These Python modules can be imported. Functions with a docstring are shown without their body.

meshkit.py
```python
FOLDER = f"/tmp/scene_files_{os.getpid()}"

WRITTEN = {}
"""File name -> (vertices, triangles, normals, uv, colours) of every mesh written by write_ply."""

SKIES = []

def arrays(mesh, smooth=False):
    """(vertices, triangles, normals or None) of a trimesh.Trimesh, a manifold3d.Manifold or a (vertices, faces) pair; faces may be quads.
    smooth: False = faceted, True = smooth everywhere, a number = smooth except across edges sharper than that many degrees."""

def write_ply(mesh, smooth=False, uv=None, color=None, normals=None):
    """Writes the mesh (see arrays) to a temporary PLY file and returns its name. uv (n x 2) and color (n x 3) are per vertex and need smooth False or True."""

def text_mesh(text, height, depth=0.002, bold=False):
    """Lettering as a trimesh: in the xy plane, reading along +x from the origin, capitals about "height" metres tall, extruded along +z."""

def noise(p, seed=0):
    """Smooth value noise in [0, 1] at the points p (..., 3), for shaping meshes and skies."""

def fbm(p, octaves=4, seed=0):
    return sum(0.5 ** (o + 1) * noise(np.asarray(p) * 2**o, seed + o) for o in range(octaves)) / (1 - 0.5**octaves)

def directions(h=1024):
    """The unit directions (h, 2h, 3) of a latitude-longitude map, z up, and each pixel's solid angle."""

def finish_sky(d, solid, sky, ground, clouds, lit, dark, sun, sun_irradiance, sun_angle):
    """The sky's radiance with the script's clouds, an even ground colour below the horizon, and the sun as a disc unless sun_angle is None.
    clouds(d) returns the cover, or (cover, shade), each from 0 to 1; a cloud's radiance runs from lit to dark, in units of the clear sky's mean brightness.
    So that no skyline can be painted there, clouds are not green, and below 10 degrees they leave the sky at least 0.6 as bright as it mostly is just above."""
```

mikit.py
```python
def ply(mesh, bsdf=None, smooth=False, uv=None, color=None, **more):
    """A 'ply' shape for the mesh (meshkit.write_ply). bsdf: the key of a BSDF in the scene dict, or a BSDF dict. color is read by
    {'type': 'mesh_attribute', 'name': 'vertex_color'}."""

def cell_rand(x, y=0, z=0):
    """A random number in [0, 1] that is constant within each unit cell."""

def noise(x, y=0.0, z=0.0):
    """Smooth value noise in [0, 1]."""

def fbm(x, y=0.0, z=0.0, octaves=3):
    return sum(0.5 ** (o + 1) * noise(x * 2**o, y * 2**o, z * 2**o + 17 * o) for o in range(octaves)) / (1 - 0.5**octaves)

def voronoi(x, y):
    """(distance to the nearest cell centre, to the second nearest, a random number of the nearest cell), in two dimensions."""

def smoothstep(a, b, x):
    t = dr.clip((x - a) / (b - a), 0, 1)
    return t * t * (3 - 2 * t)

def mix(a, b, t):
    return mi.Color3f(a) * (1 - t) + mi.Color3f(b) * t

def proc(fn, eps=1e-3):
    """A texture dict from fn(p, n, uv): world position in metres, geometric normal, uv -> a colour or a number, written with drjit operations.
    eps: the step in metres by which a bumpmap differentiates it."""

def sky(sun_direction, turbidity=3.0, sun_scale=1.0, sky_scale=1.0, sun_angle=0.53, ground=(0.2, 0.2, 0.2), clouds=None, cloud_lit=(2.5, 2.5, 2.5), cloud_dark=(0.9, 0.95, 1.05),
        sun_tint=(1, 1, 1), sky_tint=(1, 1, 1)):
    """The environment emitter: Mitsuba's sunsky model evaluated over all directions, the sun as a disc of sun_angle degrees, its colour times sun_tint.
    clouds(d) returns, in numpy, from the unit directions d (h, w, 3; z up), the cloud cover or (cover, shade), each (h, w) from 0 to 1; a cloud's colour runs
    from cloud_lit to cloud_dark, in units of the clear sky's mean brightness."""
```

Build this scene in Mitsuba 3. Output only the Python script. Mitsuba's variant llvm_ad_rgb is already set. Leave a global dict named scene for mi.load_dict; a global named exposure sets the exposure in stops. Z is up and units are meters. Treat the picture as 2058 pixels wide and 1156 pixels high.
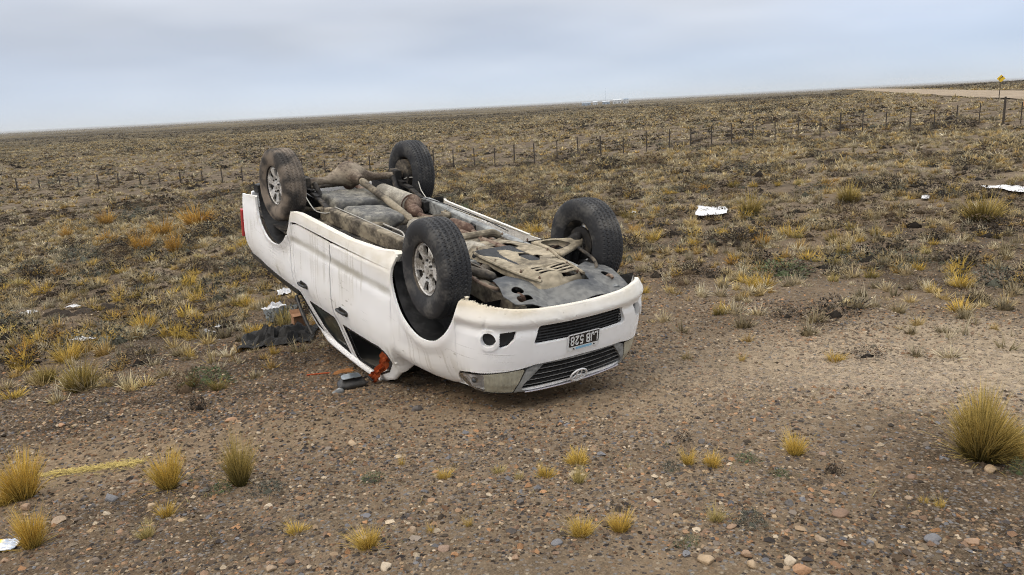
import math, random
import numpy as np, trimesh, manifold3d as m3, shapely
import shapely.geometry as sg, shapely.affinity as sa
import drjit as dr, mitsuba as mi, mikit, meshkit
from scipy.interpolate import CubicSpline, PchipInterpolator
T = mi.ScalarTransform4f
scene, labels = {}, {}
rng = np.random.default_rng(7)
rgb_ = lambda *c: {'type': 'rgb', 'value': list(c)}

# ------------------------------------------------------------------ camera, sky, exposure
W_PX, H_PX, FOC, ZC = 2058.0, 1156.0, 1550.78, 2.3
B = np.array([[.998626, -.052406, 0], [-.012022, -.229085, .973332], [-.051008, -.971995, -.229401]])  # camera (x right, y down, z ahead) to world
cam = np.eye(4)
cam[:3, 0], cam[:3, 1], cam[:3, 2], cam[:3, 3] = -B[:, 0], -B[:, 1], B[:, 2], [0, 0, ZC]
scene['camera'] = {'type': 'perspective', 'fov': 2 * math.degrees(math.atan(W_PX / 2 / FOC)), 'fov_axis': 'x', 'to_world': T(cam.tolist()), 'near_clip': .1, 'far_clip': 30000.0}
exposure = 2.15


def clouds(d):
    el = np.degrees(np.arcsin(np.clip(d[..., 2], -1, 1)))
    p = np.stack([d[..., 0] * 3, d[..., 1] * 3, d[..., 2] * 11], -1)
    n = meshkit.fbm(p + 5, 4, 3) - .5
    n2 = meshkit.fbm(p * np.array([1.3, 1.3, 1.0]) + 31, 3, 8) - .5
    shade = np.interp(el, [0, 3, 9, 18, 40, 90], [.95, .96, .92, .93, .55, .0]) + .30 * n
    cover = np.clip(np.interp(el, [0, 2, 7, 14, 22], [.70, .74, .88, .97, 1.0]) + .24 * n2, .6, 1)
    return cover, np.clip(shade, 0, 1)


scene['sky_light'] = mikit.sky([-.55, -.50, .85], turbidity=3, sun_scale=.2, sun_angle=40, clouds=clouds, cloud_lit=(5.4, 5.4, 5.4), cloud_dark=(1.27, 1.34, 1.46), sky_scale=1.0, sky_tint=(.94, 1.06, 1.30), ground=(.13, .11, .085))

# thin air haze: a closed box round camera and plain
scene['air'] = {'type': 'homogeneous', 'albedo': rgb_(.88, .92, .97), 'sigma_t': 1 / 14000.0}
scene['camera']['medium'] = {'type': 'ref', 'id': 'air'}
scene['haze'] = {'type': 'cube', 'to_world': T().translate([0, 0, 20]).scale([7300, 7300, 33]), 'bsdf': {'type': 'null'}, 'interior': {'type': 'ref', 'id': 'air'}}
labels['haze'] = {'label': 'thin blue grey haze over the far plain', 'category': 'haze', 'kind': 'stuff'}

# ------------------------------------------------------------------ terrain
_DR = [0, 2, 3.5, 5.4, 6.8, 8, 10, 15, 25, 40, 60, 100, 200, 500, 1500, 6000, 20000]
_DZ = [.76, .58, .43, .19, -.06, -.18, -.33, -.62, -1.0, -1.38, -1.75, -2.2, -2.9, -4.0, -5.5, -7, -8]
_prof = PchipInterpolator(_DR, _DZ)
VP = math.atan2((1640 - W_PX / 2), FOC) + .012     # heading of the gravel road
ROAD_L, ROAD_R = 17.5, 30.0


def road_coords(x, y):
    return x * math.cos(VP) - y * math.sin(VP), x * math.sin(VP) + y * math.cos(VP)


def base_z(x, y):
    x, y = np.asarray(x, float), np.asarray(y, float)
    r = np.hypot(x, y)
    az = np.degrees(np.arctan2(x, y))
    a = np.tanh(np.clip(az, -75, 75) / 30 * .9) / .72
    k = np.interp(r, [0, 8, 40, 80, 250, 900], [0, .05, 1.15, 1.6, 1.2, 0])
    k = np.where(a > 0, np.interp(r, [0, 8, 40, 80, 200, 500, 1500, 4000], [0, .05, 1.15, 1.9, 2.5, 3.0, 2.6, 0]), k)
    z = _prof(r) + k * a * np.where(a > 0, .95, 1.0)
    lat, lon = road_coords(x, y)
    on = np.clip((lat - 10) / 7.2, 0, 1)
    on = on * on * (3 - 2 * on) * np.clip((lon - 15) / 25, 0, 1) * np.clip((42 - lat) / 10, 0, 1) * np.clip((2500 - lon) / 1500, 0, 1)
    z = z * (1 - on) + on * np.interp(lon, [0, 60, 150, 600, 2500], [.40, .32, .25, .3, .2])
    hill = np.exp(-((az - 46) / 14) ** 2) * np.clip((r - 150) / 300, 0, 1) * np.clip((2600 - r) / 1200, 0, 1)
    return z + hill * 5.5 * np.clip(r / 700, .25, 1)


def ground_z(x, y):
    x, y = np.asarray(x, float), np.asarray(y, float)
    r = np.hypot(x, y)
    P = np.stack([x, y, 0 * x], -1)
    lat, lon = road_coords(x, y)
    calm = 1 - .9 * ((lat > 16) & (lat < 31.5))
    z = base_z(x, y) + calm * ((meshkit.fbm(P * .55 + 3, 2, 1) - .5) * .16 * np.clip((r - 7.5) / 6, .25, 1)
                     + (meshkit.fbm(P * 2.2, 3, 5) - .5) * .09 * np.clip((r - 2) / 6, .35, 1) * np.clip(60 / (r + 1), 0, 1)
                     + (meshkit.fbm(P * 14, 2, 9) - .5) * .022 * np.clip(14 / (r + 1), 0, 1) + (meshkit.fbm(P * .035, 3, 12) - .5) * np.clip((r - 60) / 200, 0, 1) * 1.3)
    t = track_dist(x, y)
    return z - .05 * np.exp(-(t / .8) ** 2)


def pix(u, v, fn=None, zlift=0.0):
    """The point of the ground seen at a pixel of the photograph."""
    fn = fn or base_z
    d = B @ np.array([(u - W_PX / 2) / FOC, (v - H_PX / 2) / FOC, 1.0])
    ts = np.geomspace(1.5, 6000, 2500)
    pts = np.array([0, 0, ZC]) + ts[:, None] * d
    below = np.nonzero(pts[:, 2] < fn(pts[:, 0], pts[:, 1]) + zlift)[0]
    i = below[0] if len(below) else len(ts) - 1
    return pts[i], float(np.hypot(*pts[i, :2]))


# a faint vehicle track crosses in front of the truck
def track_dist(x, y):
    yc = 5.1 + .09 * (x + 1) + .28 * np.sin(x * .35 + .6)
    return np.where(x > 1.2, np.abs(y - yc - .35), np.abs(y - yc)) + np.clip(np.abs(x) - 14, 0, 99)


def ground_mesh():
    r = np.concatenate([[.3], np.geomspace(1.2, 2.8, 16), np.geomspace(2.8, 16, 290)[1:], np.geomspace(16, 400, 220)[1:], np.geomspace(400, 7000, 60)[1:]])
    az = np.radians(np.concatenate([np.linspace(-180, -46, 34)[:-1], np.linspace(-46, 46, 300), np.linspace(46, 180, 34)[1:-1]]))
    R, A = np.meshgrid(r, az, indexing='ij')
    x, y = R * np.sin(A), R * np.cos(A)
    v = np.stack([x, y, ground_z(x, y)], -1).reshape(-1, 3)
    n, m = R.shape
    i, j = np.meshgrid(np.arange(n - 1), np.arange(m), indexing='ij')
    a, b = i * m + j, i * m + (j + 1) % m
    f = np.stack([a, b, b + m, a + m], -1).reshape(-1, 4)
    v = np.vstack([v, [[0, 0, v[:m, 2].mean()]]])
    f = np.vstack([f[:, [0, 1, 2]], f[:, [0, 2, 3]], np.stack([np.full(m, len(v) - 1), (np.arange(m) + 1) % m, np.arange(m)], 1)])
    return trimesh.Trimesh(v, f[:, ::-1], process=False)


def rgb(*c):
    return {'type': 'rgb', 'value': list(c)}


def lin(r, g, b):
    c = np.array([r, g, b]) / 255.0
    return tuple(float(x) for x in np.where(c < .04045, c / 12.92, ((c + .055) / 1.055) ** 2.4))


fbm, noise, mix, sstep, cell, voro = mikit.fbm, mikit.noise, mikit.mix, mikit.smoothstep, mikit.cell_rand, mikit.voronoi


def soil(p, n, uv):
    r = dr.sqrt(p.x * p.x + p.y * p.y)
    big = fbm(p.x * .35, p.y * .35, 2.0, 3)
    med = fbm(p.x * 2.1, p.y * 2.1, 7.0, 4)
    fine = fbm(p.x * 23, p.y * 23, 1.0, 3)
    c = mix((.052, .038, .026), (.132, .096, .064), sstep(.3, .7, med))
    c = mix(c, mi.Color3f(.205, .155, .105), sstep(.5, .72, big) * .6)
    c = c * (0.62 + .76 * fine)
    # scattered grit: two sizes of small stones, each with its own colour
    d1, e1, k1 = voro(p.x * 38, p.y * 38)
    d2, e2, k2 = voro(p.x * 95 + 3, p.y * 95)
    grit = mix((.20, .13, .075), (.17, .17, .17), sstep(.25, .75, k1))
    grit = mix(grit, mi.Color3f(.30, .25, .19), sstep(.84, .88, k1))
    grit = mix(grit, mi.Color3f(.045, .042, .045), sstep(.30, .22, k1))
    near = sstep(26, 9, r)
    c = mix(c, grit, sstep(.42, .30, d1) * sstep(.35, .45, cell(k1 * 977, 3)) * near * .85)
    c = mix(c, mix((.06, .05, .042), (.25, .20, .14), k2), sstep(.45, .25, d2) * near * .55)
    # vehicle track: paler compacted dust
    yc = 5.1 + .09 * (p.x + 1) + .28 * dr.sin(p.x * .35 + .6)
    t = dr.abs(p.y - yc - dr.select(p.x > 1.2, .35, 0.0)) + 1.1 * (fbm(p.x * .9, p.y * .9, 3.0, 3) - .5)
    c = mix(c, mix((.22, .165, .110), (.37, .30, .215), sstep(-.5, 4, p.x)) * (.60 + .80 * fine), dr.maximum(sstep(1.35, .25, t), sstep(2.4, .5, t) * sstep(.5, 3.0, p.x)) * .80 * sstep(16, 11, dr.abs(p.x)))
    # farther off: thin dry ground cover between the plants
    far = sstep(9, 30, r)
    cov = mix((.115, .095, .073), (.245, .205, .158), fbm(p.x * .8, p.y * .8, 4.0, 4))
    c = mix(c, cov * (.55 + .9 * med), far * .62)
    vfar = sstep(90, 420, r)
    band = fbm(p.x * .012, p.y * .006, 9.0, 4)
    vc = mix((.070, .059, .041), (.155, .128, .080), sstep(.3, .7, band + .35 * (fbm(p.x * .09, p.y * .05, 3.0, 3) - .5)))
    return mix(c, vc, vfar * .9)


scene['mat_soil'] = {'type': 'twosided', 'b': {'type': 'bumpmap', 'arbitrary': mikit.proc(lambda p, n, uv: fbm(p.x * 30, p.y * 30, 0.0, 3) + .7 * sstep(.5, .1, voro(p.x * 38, p.y * 38)[0]), eps=4e-3), 'scale': .010,
                     'bsdf': {'type': 'diffuse', 'reflectance': mikit.proc(soil)}}}
scene['mat_vcol'] = {'type': 'twosided', 'b': {'type': 'diffuse', 'reflectance': {'type': 'mesh_attribute', 'name': 'vertex_color'}}}
scene['mat_stone'] = {'type': 'twosided', 'b': {'type': 'bumpmap', 'arbitrary': mikit.proc(lambda p, n, uv: fbm(p.x * 120, p.y * 120, p.z * 120, 3), eps=1e-3), 'scale': .003,
                      'bsdf': {'type': 'principled', 'roughness': .55, 'specular': .4, 'base_color': {'type': 'mesh_attribute', 'name': 'vertex_color'}}}}

used = {}


def uniq(name):
    n = used.get(name, -1) + 1
    used[name] = n
    return name if n == 0 else f'{name}_{n:03d}'


def tag(key, label=None, cat=None, group=None, kind=None):
    d = {}
    if label: d['label'] = label
    if cat: d['category'] = cat
    if group: d['group'] = group
    if kind: d['kind'] = kind
    labels[key] = d
    return key


scene['ground'] = mikit.ply(ground_mesh(), 'mat_soil', smooth=True)
tag('ground', kind='structure')


def mat_diffuse(key, fn, rough=.6, spec=.5, metallic=0.0, clearcoat=0.0):
    base = mikit.proc(fn) if callable(fn) else rgb(*fn)
    scene[key] = {'type': 'twosided', 'b': {'type': 'principled', 'base_color': base, 'roughness': rough, 'specular': spec, 'metallic': metallic, 'clearcoat': clearcoat, 'clearcoat_gloss': .8}}
    return key


# ------------------------------------------------------------------ the overturned pickup (car space: x ahead of the front axle, y left, z up when on its wheels)
CAR = np.array([[.561052, -.823152, -.087417, .0621], [-.816678, -.56767, .103863, 5.976912], [-.135119, .013119, -.990742, 1.454789], [0, 0, 0, 1]])
CINV = np.linalg.inv(CAR)
TCAR = T(CAR.tolist())


def carp(p):
    return [float(CINV[i, 0]) * p.x + float(CINV[i, 1]) * p.y + float(CINV[i, 2]) * p.z + float(CINV[i, 3]) for i in range(3)]


def to_car(pw):
    return (CINV @ np.append(pw, 1))[:3]


def to_world(pc):
    return (CAR @ np.append(np.asarray(pc, float), 1))[:3]


TRUCK = 'pickup_truck'


def part(name, mesh, mat, smooth=32, label=None, parent=TRUCK):
    key = uniq(f'{parent}__{name}')
    scene[key] = mikit.ply(mesh, mat, smooth=smooth, to_world=TCAR)
    if label: labels[key] = {'label': label}
    return key


# plan outline of the body side and nose, left half from the nose centre backwards
_C = np.array([(.888, 0), (.885, .12), (.875, .26), (.856, .40), (.822, .53), (.765, .65), (.68, .745), (.57, .805), (.44, .832), (.25, .84), (0, .843), (-.5, .850), (-1.2, .862), (-2.0, .868), (-2.6, .872),
               (-3.1, .882), (-3.7, .875), (-4.1, .862), (-4.28, .848), (-4.36, .80)])
_t = np.concatenate([[0], np.cumsum(np.hypot(*np.diff(_C, axis=0).T))])
_sx, _sy = CubicSpline(_t, _C[:, 0]), CubicSpline(_t, _C[:, 1])
_ss = np.linspace(0, _t[-1], 4000)
_cx, _cy = _sx(_ss), _sy(_ss)
_cx = np.minimum.accumulate(_cx)
S_END = _t[-1]


def s_of_x(x):
    return np.interp(-np.asarray(x, float), -_cx, _ss)


def x_of_s(s):
    return np.interp(s, _ss, _cx)


def s_of_y(y):
    k = _ss < 1.25
    return np.interp(y, _cy[k], _ss[k])


SIDE_Z = [.25, .36, .42, .50, .60, .74, .86, 1.00, 1.12, 1.20, 1.27, 1.32, 1.50, 1.68, 1.76, 1.82]
SIDE_D = [-.10, -.055, -.022, -.006, -.004, .004, .004, .006, -.004, -.022, -.052, -.075, -.145, -.215, -.262, -.36]
NOSE_Z = [.30, .38, .42, .46, .52, .62, .78, .84, .92, 1.00, 1.06, 1.10, 1.16]
NOSE_D = [-.12, -.065, -.030, -.008, .0, .004, .0, -.008, -.018, -.034, -.058, -.10, -.2]
_side, _nose = PchipInterpolator(SIDE_Z, SIDE_D), PchipInterpolator(NOSE_Z, NOSE_D)


def ztop(x):
    return np.interp(x, [-.6, -.3, 0, .3, .45, .60, .8], [1.235, 1.225, 1.185, 1.12, 1.085, 1.065, 1.06])


def skin(s, z, c=0.0):
    """Point of the outer skin at perimeter distance s (0 at the nose, + left) and height z, c metres outward."""
    s, z = np.asarray(s, float), np.asarray(z, float)
    a = np.minimum(np.abs(s), S_END)
    x, y = np.interp(a, _ss, _cx), _sy(a)
    tx, ty = _sx(a, 1), _sy(a, 1)
    L = np.hypot(tx, ty)
    nx, ny = ty / L, -tx / L
    w = np.clip((a - .70) / .45, 0, 1)
    w = w * w * (3 - 2 * w)
    d = _nose(np.clip(z, .3, 1.16)) * (1 - w) + _side(np.clip(z, .25, 1.82)) * w
    fend = np.clip((x + .52) / .05, 0, 1) * w                 # front wing: rolls inwards to the bonnet
    zt = ztop(x)
    k = np.clip((z - (zt - .20)) / .20, 0, 1.2)
    d = d * (1 - fend) + fend * (np.where(z < 1.0, d, .006) - .13 * k ** 2.2)
    for cx, cz, ax in ((.02, .39, .47), (-3.10, .40, .52)):     # flared wheel arches
        r = np.hypot((x - cx) / ax, (z - cz) / .46)
        d = d + .034 * np.exp(-((r - 1.0) / .13) ** 2) * w * (z > .3) * np.where(z > 1.0, np.exp(-((z - 1.0) / .05) ** 2), 1)
    # crease along the doors where the rub strip sat
    on = np.clip((-.45 - x) / .1, 0, 1) * np.clip((x + 2.62) / .1, 0, 1)
    zc = .655 - .035 * (x + 1)
    d = d - .011 * np.exp(-((z - zc) / .045) ** 2) * on
    # dents
    d = d - .045 * np.exp(-(((x - .45) / .22) ** 2 + ((z - .98) / .12) ** 2)) * (s > 0) * w
    d = d - .030 * np.exp(-(((x + .1) / .3) ** 2 + ((z - 1.02) / .09) ** 2)) * (s > 0)
    P3 = np.stack([x * 3, y * 3 * np.sign(s + 1e-9), z * 3], -1)
    d = d + .010 * (meshkit.fbm(P3, 2, 4) - .5)
    d = d + c
    return np.stack([x + nx * d, np.where(s < 0, -1, 1) * (y + ny * d), z], -1)


def plate(poly, t, L, fn, flip=False):
    """A sheet of thickness t cut to the 2-D outline, refined to L and bent by fn(a, b, c), c from 0 (outer face) to -t."""
    rings = []
    for g in getattr(poly, 'geoms', [poly]):
        rings += [np.asarray(g.exterior.coords)[:-1]] + [np.asarray(h.coords)[:-1] for h in g.interiors]
    m = m3.CrossSection(rings, m3.FillRule.EvenOdd).extrude(t).refine_to_length(L).to_mesh()
    v, f = m.vert_properties[:, :3].astype(float), np.array(m.tri_verts)
    out = trimesh.Trimesh(fn(v[:, 0], v[:, 1], v[:, 2] - t), f, process=False)
    if out.volume < 0: out.invert()
    return out


def dens(pts, step=.04, closed=True):
    g = sg.Polygon(pts) if closed else pts
    return g.segmentize(step)


def side_poly(g):
    """Outline given in (x, z) on the flank -> (s, z)."""
    return shapely.transform(g.segmentize(.03), lambda p: np.stack([s_of_x(p[:, 0]), p[:, 1]], 1))


def nose_poly(g):
    """Outline given in (y, z) on the nose -> (s, z)."""
    return shapely.transform(g.segmentize(.03), lambda p: np.stack([np.sign(p[:, 0]) * s_of_y(np.abs(p[:, 0])), p[:, 1]], 1))


def rnd(g, r):
    return g.buffer(-r).buffer(2 * r).buffer(-r)


def mirror(m):
    q = m.copy()
    q.vertices = q.vertices * [1, -1, 1]
    q.invert()
    return q


def hull(pts, r, seg=10):
    """Convex hull of spheres: rounded boxes and forgings."""
    return m3.Manifold.batch_hull([m3.Manifold.sphere(ri, seg).translate(list(map(float, p))) for p, ri in zip(pts, np.broadcast_to(r, len(pts)))])


def rbox(lo, hi, r=.012, seg=8):
    lo, hi = np.minimum(lo, hi) + r, np.maximum(lo, hi) - r
    return hull([(x, y, z) for x in (lo[0], hi[0]) for y in (lo[1], hi[1]) for z in (lo[2], hi[2])], r, seg)


def tm(m):
    if hasattr(m, 'to_mesh'):
        q = m.to_mesh()
        return trimesh.Trimesh(q.vert_properties[:, :3], q.tri_verts, process=False)
    return m


def cat(*ms):
    return trimesh.util.concatenate([tm(m) for m in ms])


def tube(pts, r, sides=12, n=None, cap=True):
    """A round bar along a smooth path; r may vary along it."""
    pts = np.asarray(pts, float)
    if n:
        t0 = np.concatenate([[0], np.cumsum(np.linalg.norm(np.diff(pts, axis=0), axis=1))])
        tt = np.linspace(0, t0[-1], n)
        r = np.interp(tt, t0, np.broadcast_to(r, len(pts)))
        pts = PchipInterpolator(t0, pts)(tt)
    r = np.broadcast_to(r, len(pts)).astype(float)
    t = np.gradient(pts, axis=0)
    t /= np.linalg.norm(t, axis=1, keepdims=True) + 1e-12
    ref = np.array([0, 0, 1.0]) if np.abs(t[:, 2]).max() < .9 else np.array([1.0, 0, 0]) if np.abs(t[:, 0]).max() < .9 else np.array([.3, 1, .2])
    a = np.cross(t, ref)
    a /= np.linalg.norm(a, axis=1, keepdims=True) + 1e-12
    b = np.cross(t, a)
    ang = np.arange(sides) * 2 * np.pi / sides
    v = pts[:, None] + r[:, None, None] * (np.cos(ang)[None, :, None] * a[:, None] + np.sin(ang)[None, :, None] * b[:, None])
    k = len(pts)
    i, j = np.meshgrid(np.arange(k - 1), np.arange(sides), indexing='ij')
    f = np.stack([i * sides + j, i * sides + (j + 1) % sides, (i + 1) * sides + (j + 1) % sides, (i + 1) * sides + j], -1).reshape(-1, 4)
    v = np.vstack([v.reshape(-1, 3), pts[:1], pts[-1:]])
    j = np.arange(sides)
    caps = np.vstack([np.stack([j * 0 + k * sides, (j + 1) % sides, j], 1), np.stack([j * 0 + k * sides + 1, (k - 1) * sides + j, (k - 1) * sides + (j + 1) % sides], 1)])
    m = trimesh.Trimesh(v, np.vstack([f[:, [0, 1, 2]], f[:, [0, 2, 3]], caps]), process=False)
    if m.volume < 0: m.invert()
    return m


def bar(path, w, h, n=40):
    """Box-section rail along a path in (x, y, z); w across, h in height."""
    pts = np.asarray(path, float)
    t0 = np.concatenate([[0], np.cumsum(np.linalg.norm(np.diff(pts, axis=0), axis=1))])
    pts = PchipInterpolator(t0, pts)(np.linspace(0, t0[-1], n))
    t = np.gradient(pts, axis=0)
    side = np.stack([-t[:, 1], t[:, 0], 0 * t[:, 0]], 1)
    side /= np.linalg.norm(side, axis=1, keepdims=True)
    upv = np.array([0, 0, 1.0])
    c = .012
    prof = [(-w / 2 + c, -h / 2), (w / 2 - c, -h / 2), (w / 2, -h / 2 + c), (w / 2, h / 2 - c), (w / 2 - c, h / 2), (-w / 2 + c, h / 2), (-w / 2, h / 2 - c), (-w / 2, -h / 2 + c)]
    v = np.stack([pts + side * a + upv * b for a, b in prof], 1)
    k, q = len(pts), 8
    i, j = np.meshgrid(np.arange(k - 1), np.arange(q), indexing='ij')
    f = np.stack([i * q + j, i * q + (j + 1) % q, (i + 1) * q + (j + 1) % q, (i + 1) * q + j], -1).reshape(-1, 4)
    tri = [f[:, [0, 1, 2]], f[:, [0, 2, 3]]]
    for e, o in ((0, 1), ((k - 1) * q, -1)):
        ring = [e + i for i in range(q)][::o]
        tri.append(np.array([[ring[0], ring[i], ring[i + 1]] for i in range(1, q - 1)]))
    m = trimesh.Trimesh(v.reshape(-1, 3), np.vstack(tri), process=False)
    if m.volume < 0: m.invert()
    return m


def lathe(prof, n=64, axis='y', sections=None):
    """Revolve a (radius, height) profile; the axis becomes y."""
    m = trimesh.creation.revolve(np.asarray(prof, float), sections=n)
    m.apply_transform(trimesh.transformations.rotation_matrix(-math.pi / 2, [1, 0, 0]))
    return m


# ---- materials of the truck (dust and wear have their own shapes in car space)
def paint_fn(p, n, uv):
    x, y, z = carp(p)
    n1 = fbm(x * 2.3, y * 2.3, z * 2.3, 4)
    n2 = fbm(x * 11, y * 11, z * 11, 3)
    streak = fbm(x * 14, y * 14, z * 1.6, 3)
    low = sstep(.62, .40, z + .12 * (n1 - .5))
    c = mix((.80, .81, .825), (.72, .71, .68), .5 * sstep(.45, .75, n1))
    c = mix(c, mi.Color3f(.52, .46, .34), low * (.35 + .55 * n2))
    side = sstep(.72, .80, dr.abs(y)) * sstep(-.42, -.55, x) * sstep(-2.66, -2.58, x)
    zc = .655 - .035 * (x + 1)
    band = sstep(.052, .006, dr.abs(z - zc + .016 * (n2 - .5))) * side
    c = mix(c, mi.Color3f(.31, .295, .25), band * (.50 + .34 * sstep(.3, .62, n1)))
    c = mix(c, mi.Color3f(.42, .40, .33), sstep(.62, .80, streak) * sstep(.55, .7, n1) * .55)
    nose = sstep(.35, .5, x) * sstep(.86, .98, z)
    c = mix(c, mi.Color3f(.50, .48, .38), nose * .30 * (.4 + n1))
    scuff = sstep(.3, .5, x) * sstep(.46, .40, z + .10 * (n2 - .5)) * sstep(.1, .5, y)
    c = mix(c, mi.Color3f(.47, .40, .27), scuff * .7)
    film = sstep(.35, .8, fbm(x * .9 + 4, y * .9, z * 1.7, 3)) * .26
    c = mix(c, mi.Color3f(.54, .52, .46), film)
    run = sstep(.60, .78, noise(x * 46 + 2 * n1, 3.0, z * 1.3)) * sstep(.42, .62, fbm(x * 1.7, 1.0, z * 1.7, 3)) * sstep(.7, .8, dr.abs(y))
    c = mix(c, mi.Color3f(.40, .37, .30), run * .35)
    scratch = sstep(.80, .88, noise(x * 2.2, y * 3, z * 120)) * sstep(.52, .68, fbm(x * 3 + 9, y * 3, z * 3, 2))
    c = mix(c, mi.Color3f(.30, .29, .27), scratch * .5)
    spots = sstep(.86, .92, noise(x * 30, y * 30, z * 30)) * sstep(.55, .72, n1)
    return mix(c, mi.Color3f(.20, .18, .14), spots * .5)


scene['mat_paint'] = {'type': 'twosided', 'b': {'type': 'principled', 'base_color': mikit.proc(paint_fn), 'roughness': mikit.proc(lambda p, n, uv: .28 + .35 * fbm(p.x * 5, p.y * 5, p.z * 5, 3)), 'specular': .5, 'clearcoat': .35, 'clearcoat_gloss': .75}}


def dusty(dark, dust, lo=.35, hi=.65, f=6.0):
    def fn(p, n, uv):
        x, y, z = carp(p)
        a = fbm(x * f, y * f, z * f, 4)
        b = fbm(x * f * 6, y * f * 6, z * f * 6, 2)
        return mix(dark, dust, sstep(lo, hi, a * .75 + b * .25)) * (.75 + .5 * b)
    return fn


mat_diffuse('mat_frame', dusty((.065, .056, .046), (.26, .225, .168), .32, .66), .8, .2)
mat_diffuse('mat_frame_grey', dusty((.10, .105, .11), (.28, .29, .285), .3, .65), .6, .3)
mat_diffuse('mat_dusty_dark', dusty((.022, .021, .021), (.14, .118, .09), .42, .78), .75, .3)
mat_diffuse('mat_black', dusty((.010, .0105, .0115), (.030, .030, .031), .4, .8), .55, .4)
mat_diffuse('mat_trim', dusty((.016, .0165, .018), (.05, .048, .045), .4, .8), .4, .5)
mat_diffuse('mat_skid', dusty((.11, .095, .072), (.34, .295, .218), .28, .64, 5.0), .85, .2)
mat_diffuse('mat_grey_plastic', dusty((.048, .053, .060), (.145, .145, .138), .38, .74, 5.0), .55, .4)
mat_diffuse('mat_tank', dusty((.075, .075, .073), (.22, .21, .18), .34, .68, 7.0), .6, .35)
mat_diffuse('mat_rust', dusty((.082, .050, .038), (.22, .168, .13), .36, .72, 9.0), .85, .2)
mat_diffuse('mat_axle', dusty((.095, .072, .056), (.28, .235, .18), .32, .70, 9.0), .8, .2)
mat_diffuse('mat_muffler', dusty((.20, .185, .155), (.36, .335, .28), .34, .68, 9.0), .6, .3)
mat_diffuse('mat_seat', (.035, .034, .034), .9, .1)
mat_diffuse('mat_headliner', (.10, .095, .085), .9, .1)
mat_diffuse('mat_red', (.33, .012, .014), .2, .5)
mat_diffuse('mat_amber', (.42, .14, .02), .2, .5)
mat_diffuse('mat_cable', (.38, .37, .34), .6, .3)
scene['mat_chrome'] = {'type': 'twosided', 'b': {'type': 'roughconductor', 'material': 'Cr', 'alpha': .18}}
mat_diffuse('mat_emblem', (.74, .75, .76), .25, .5, .35)
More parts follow.
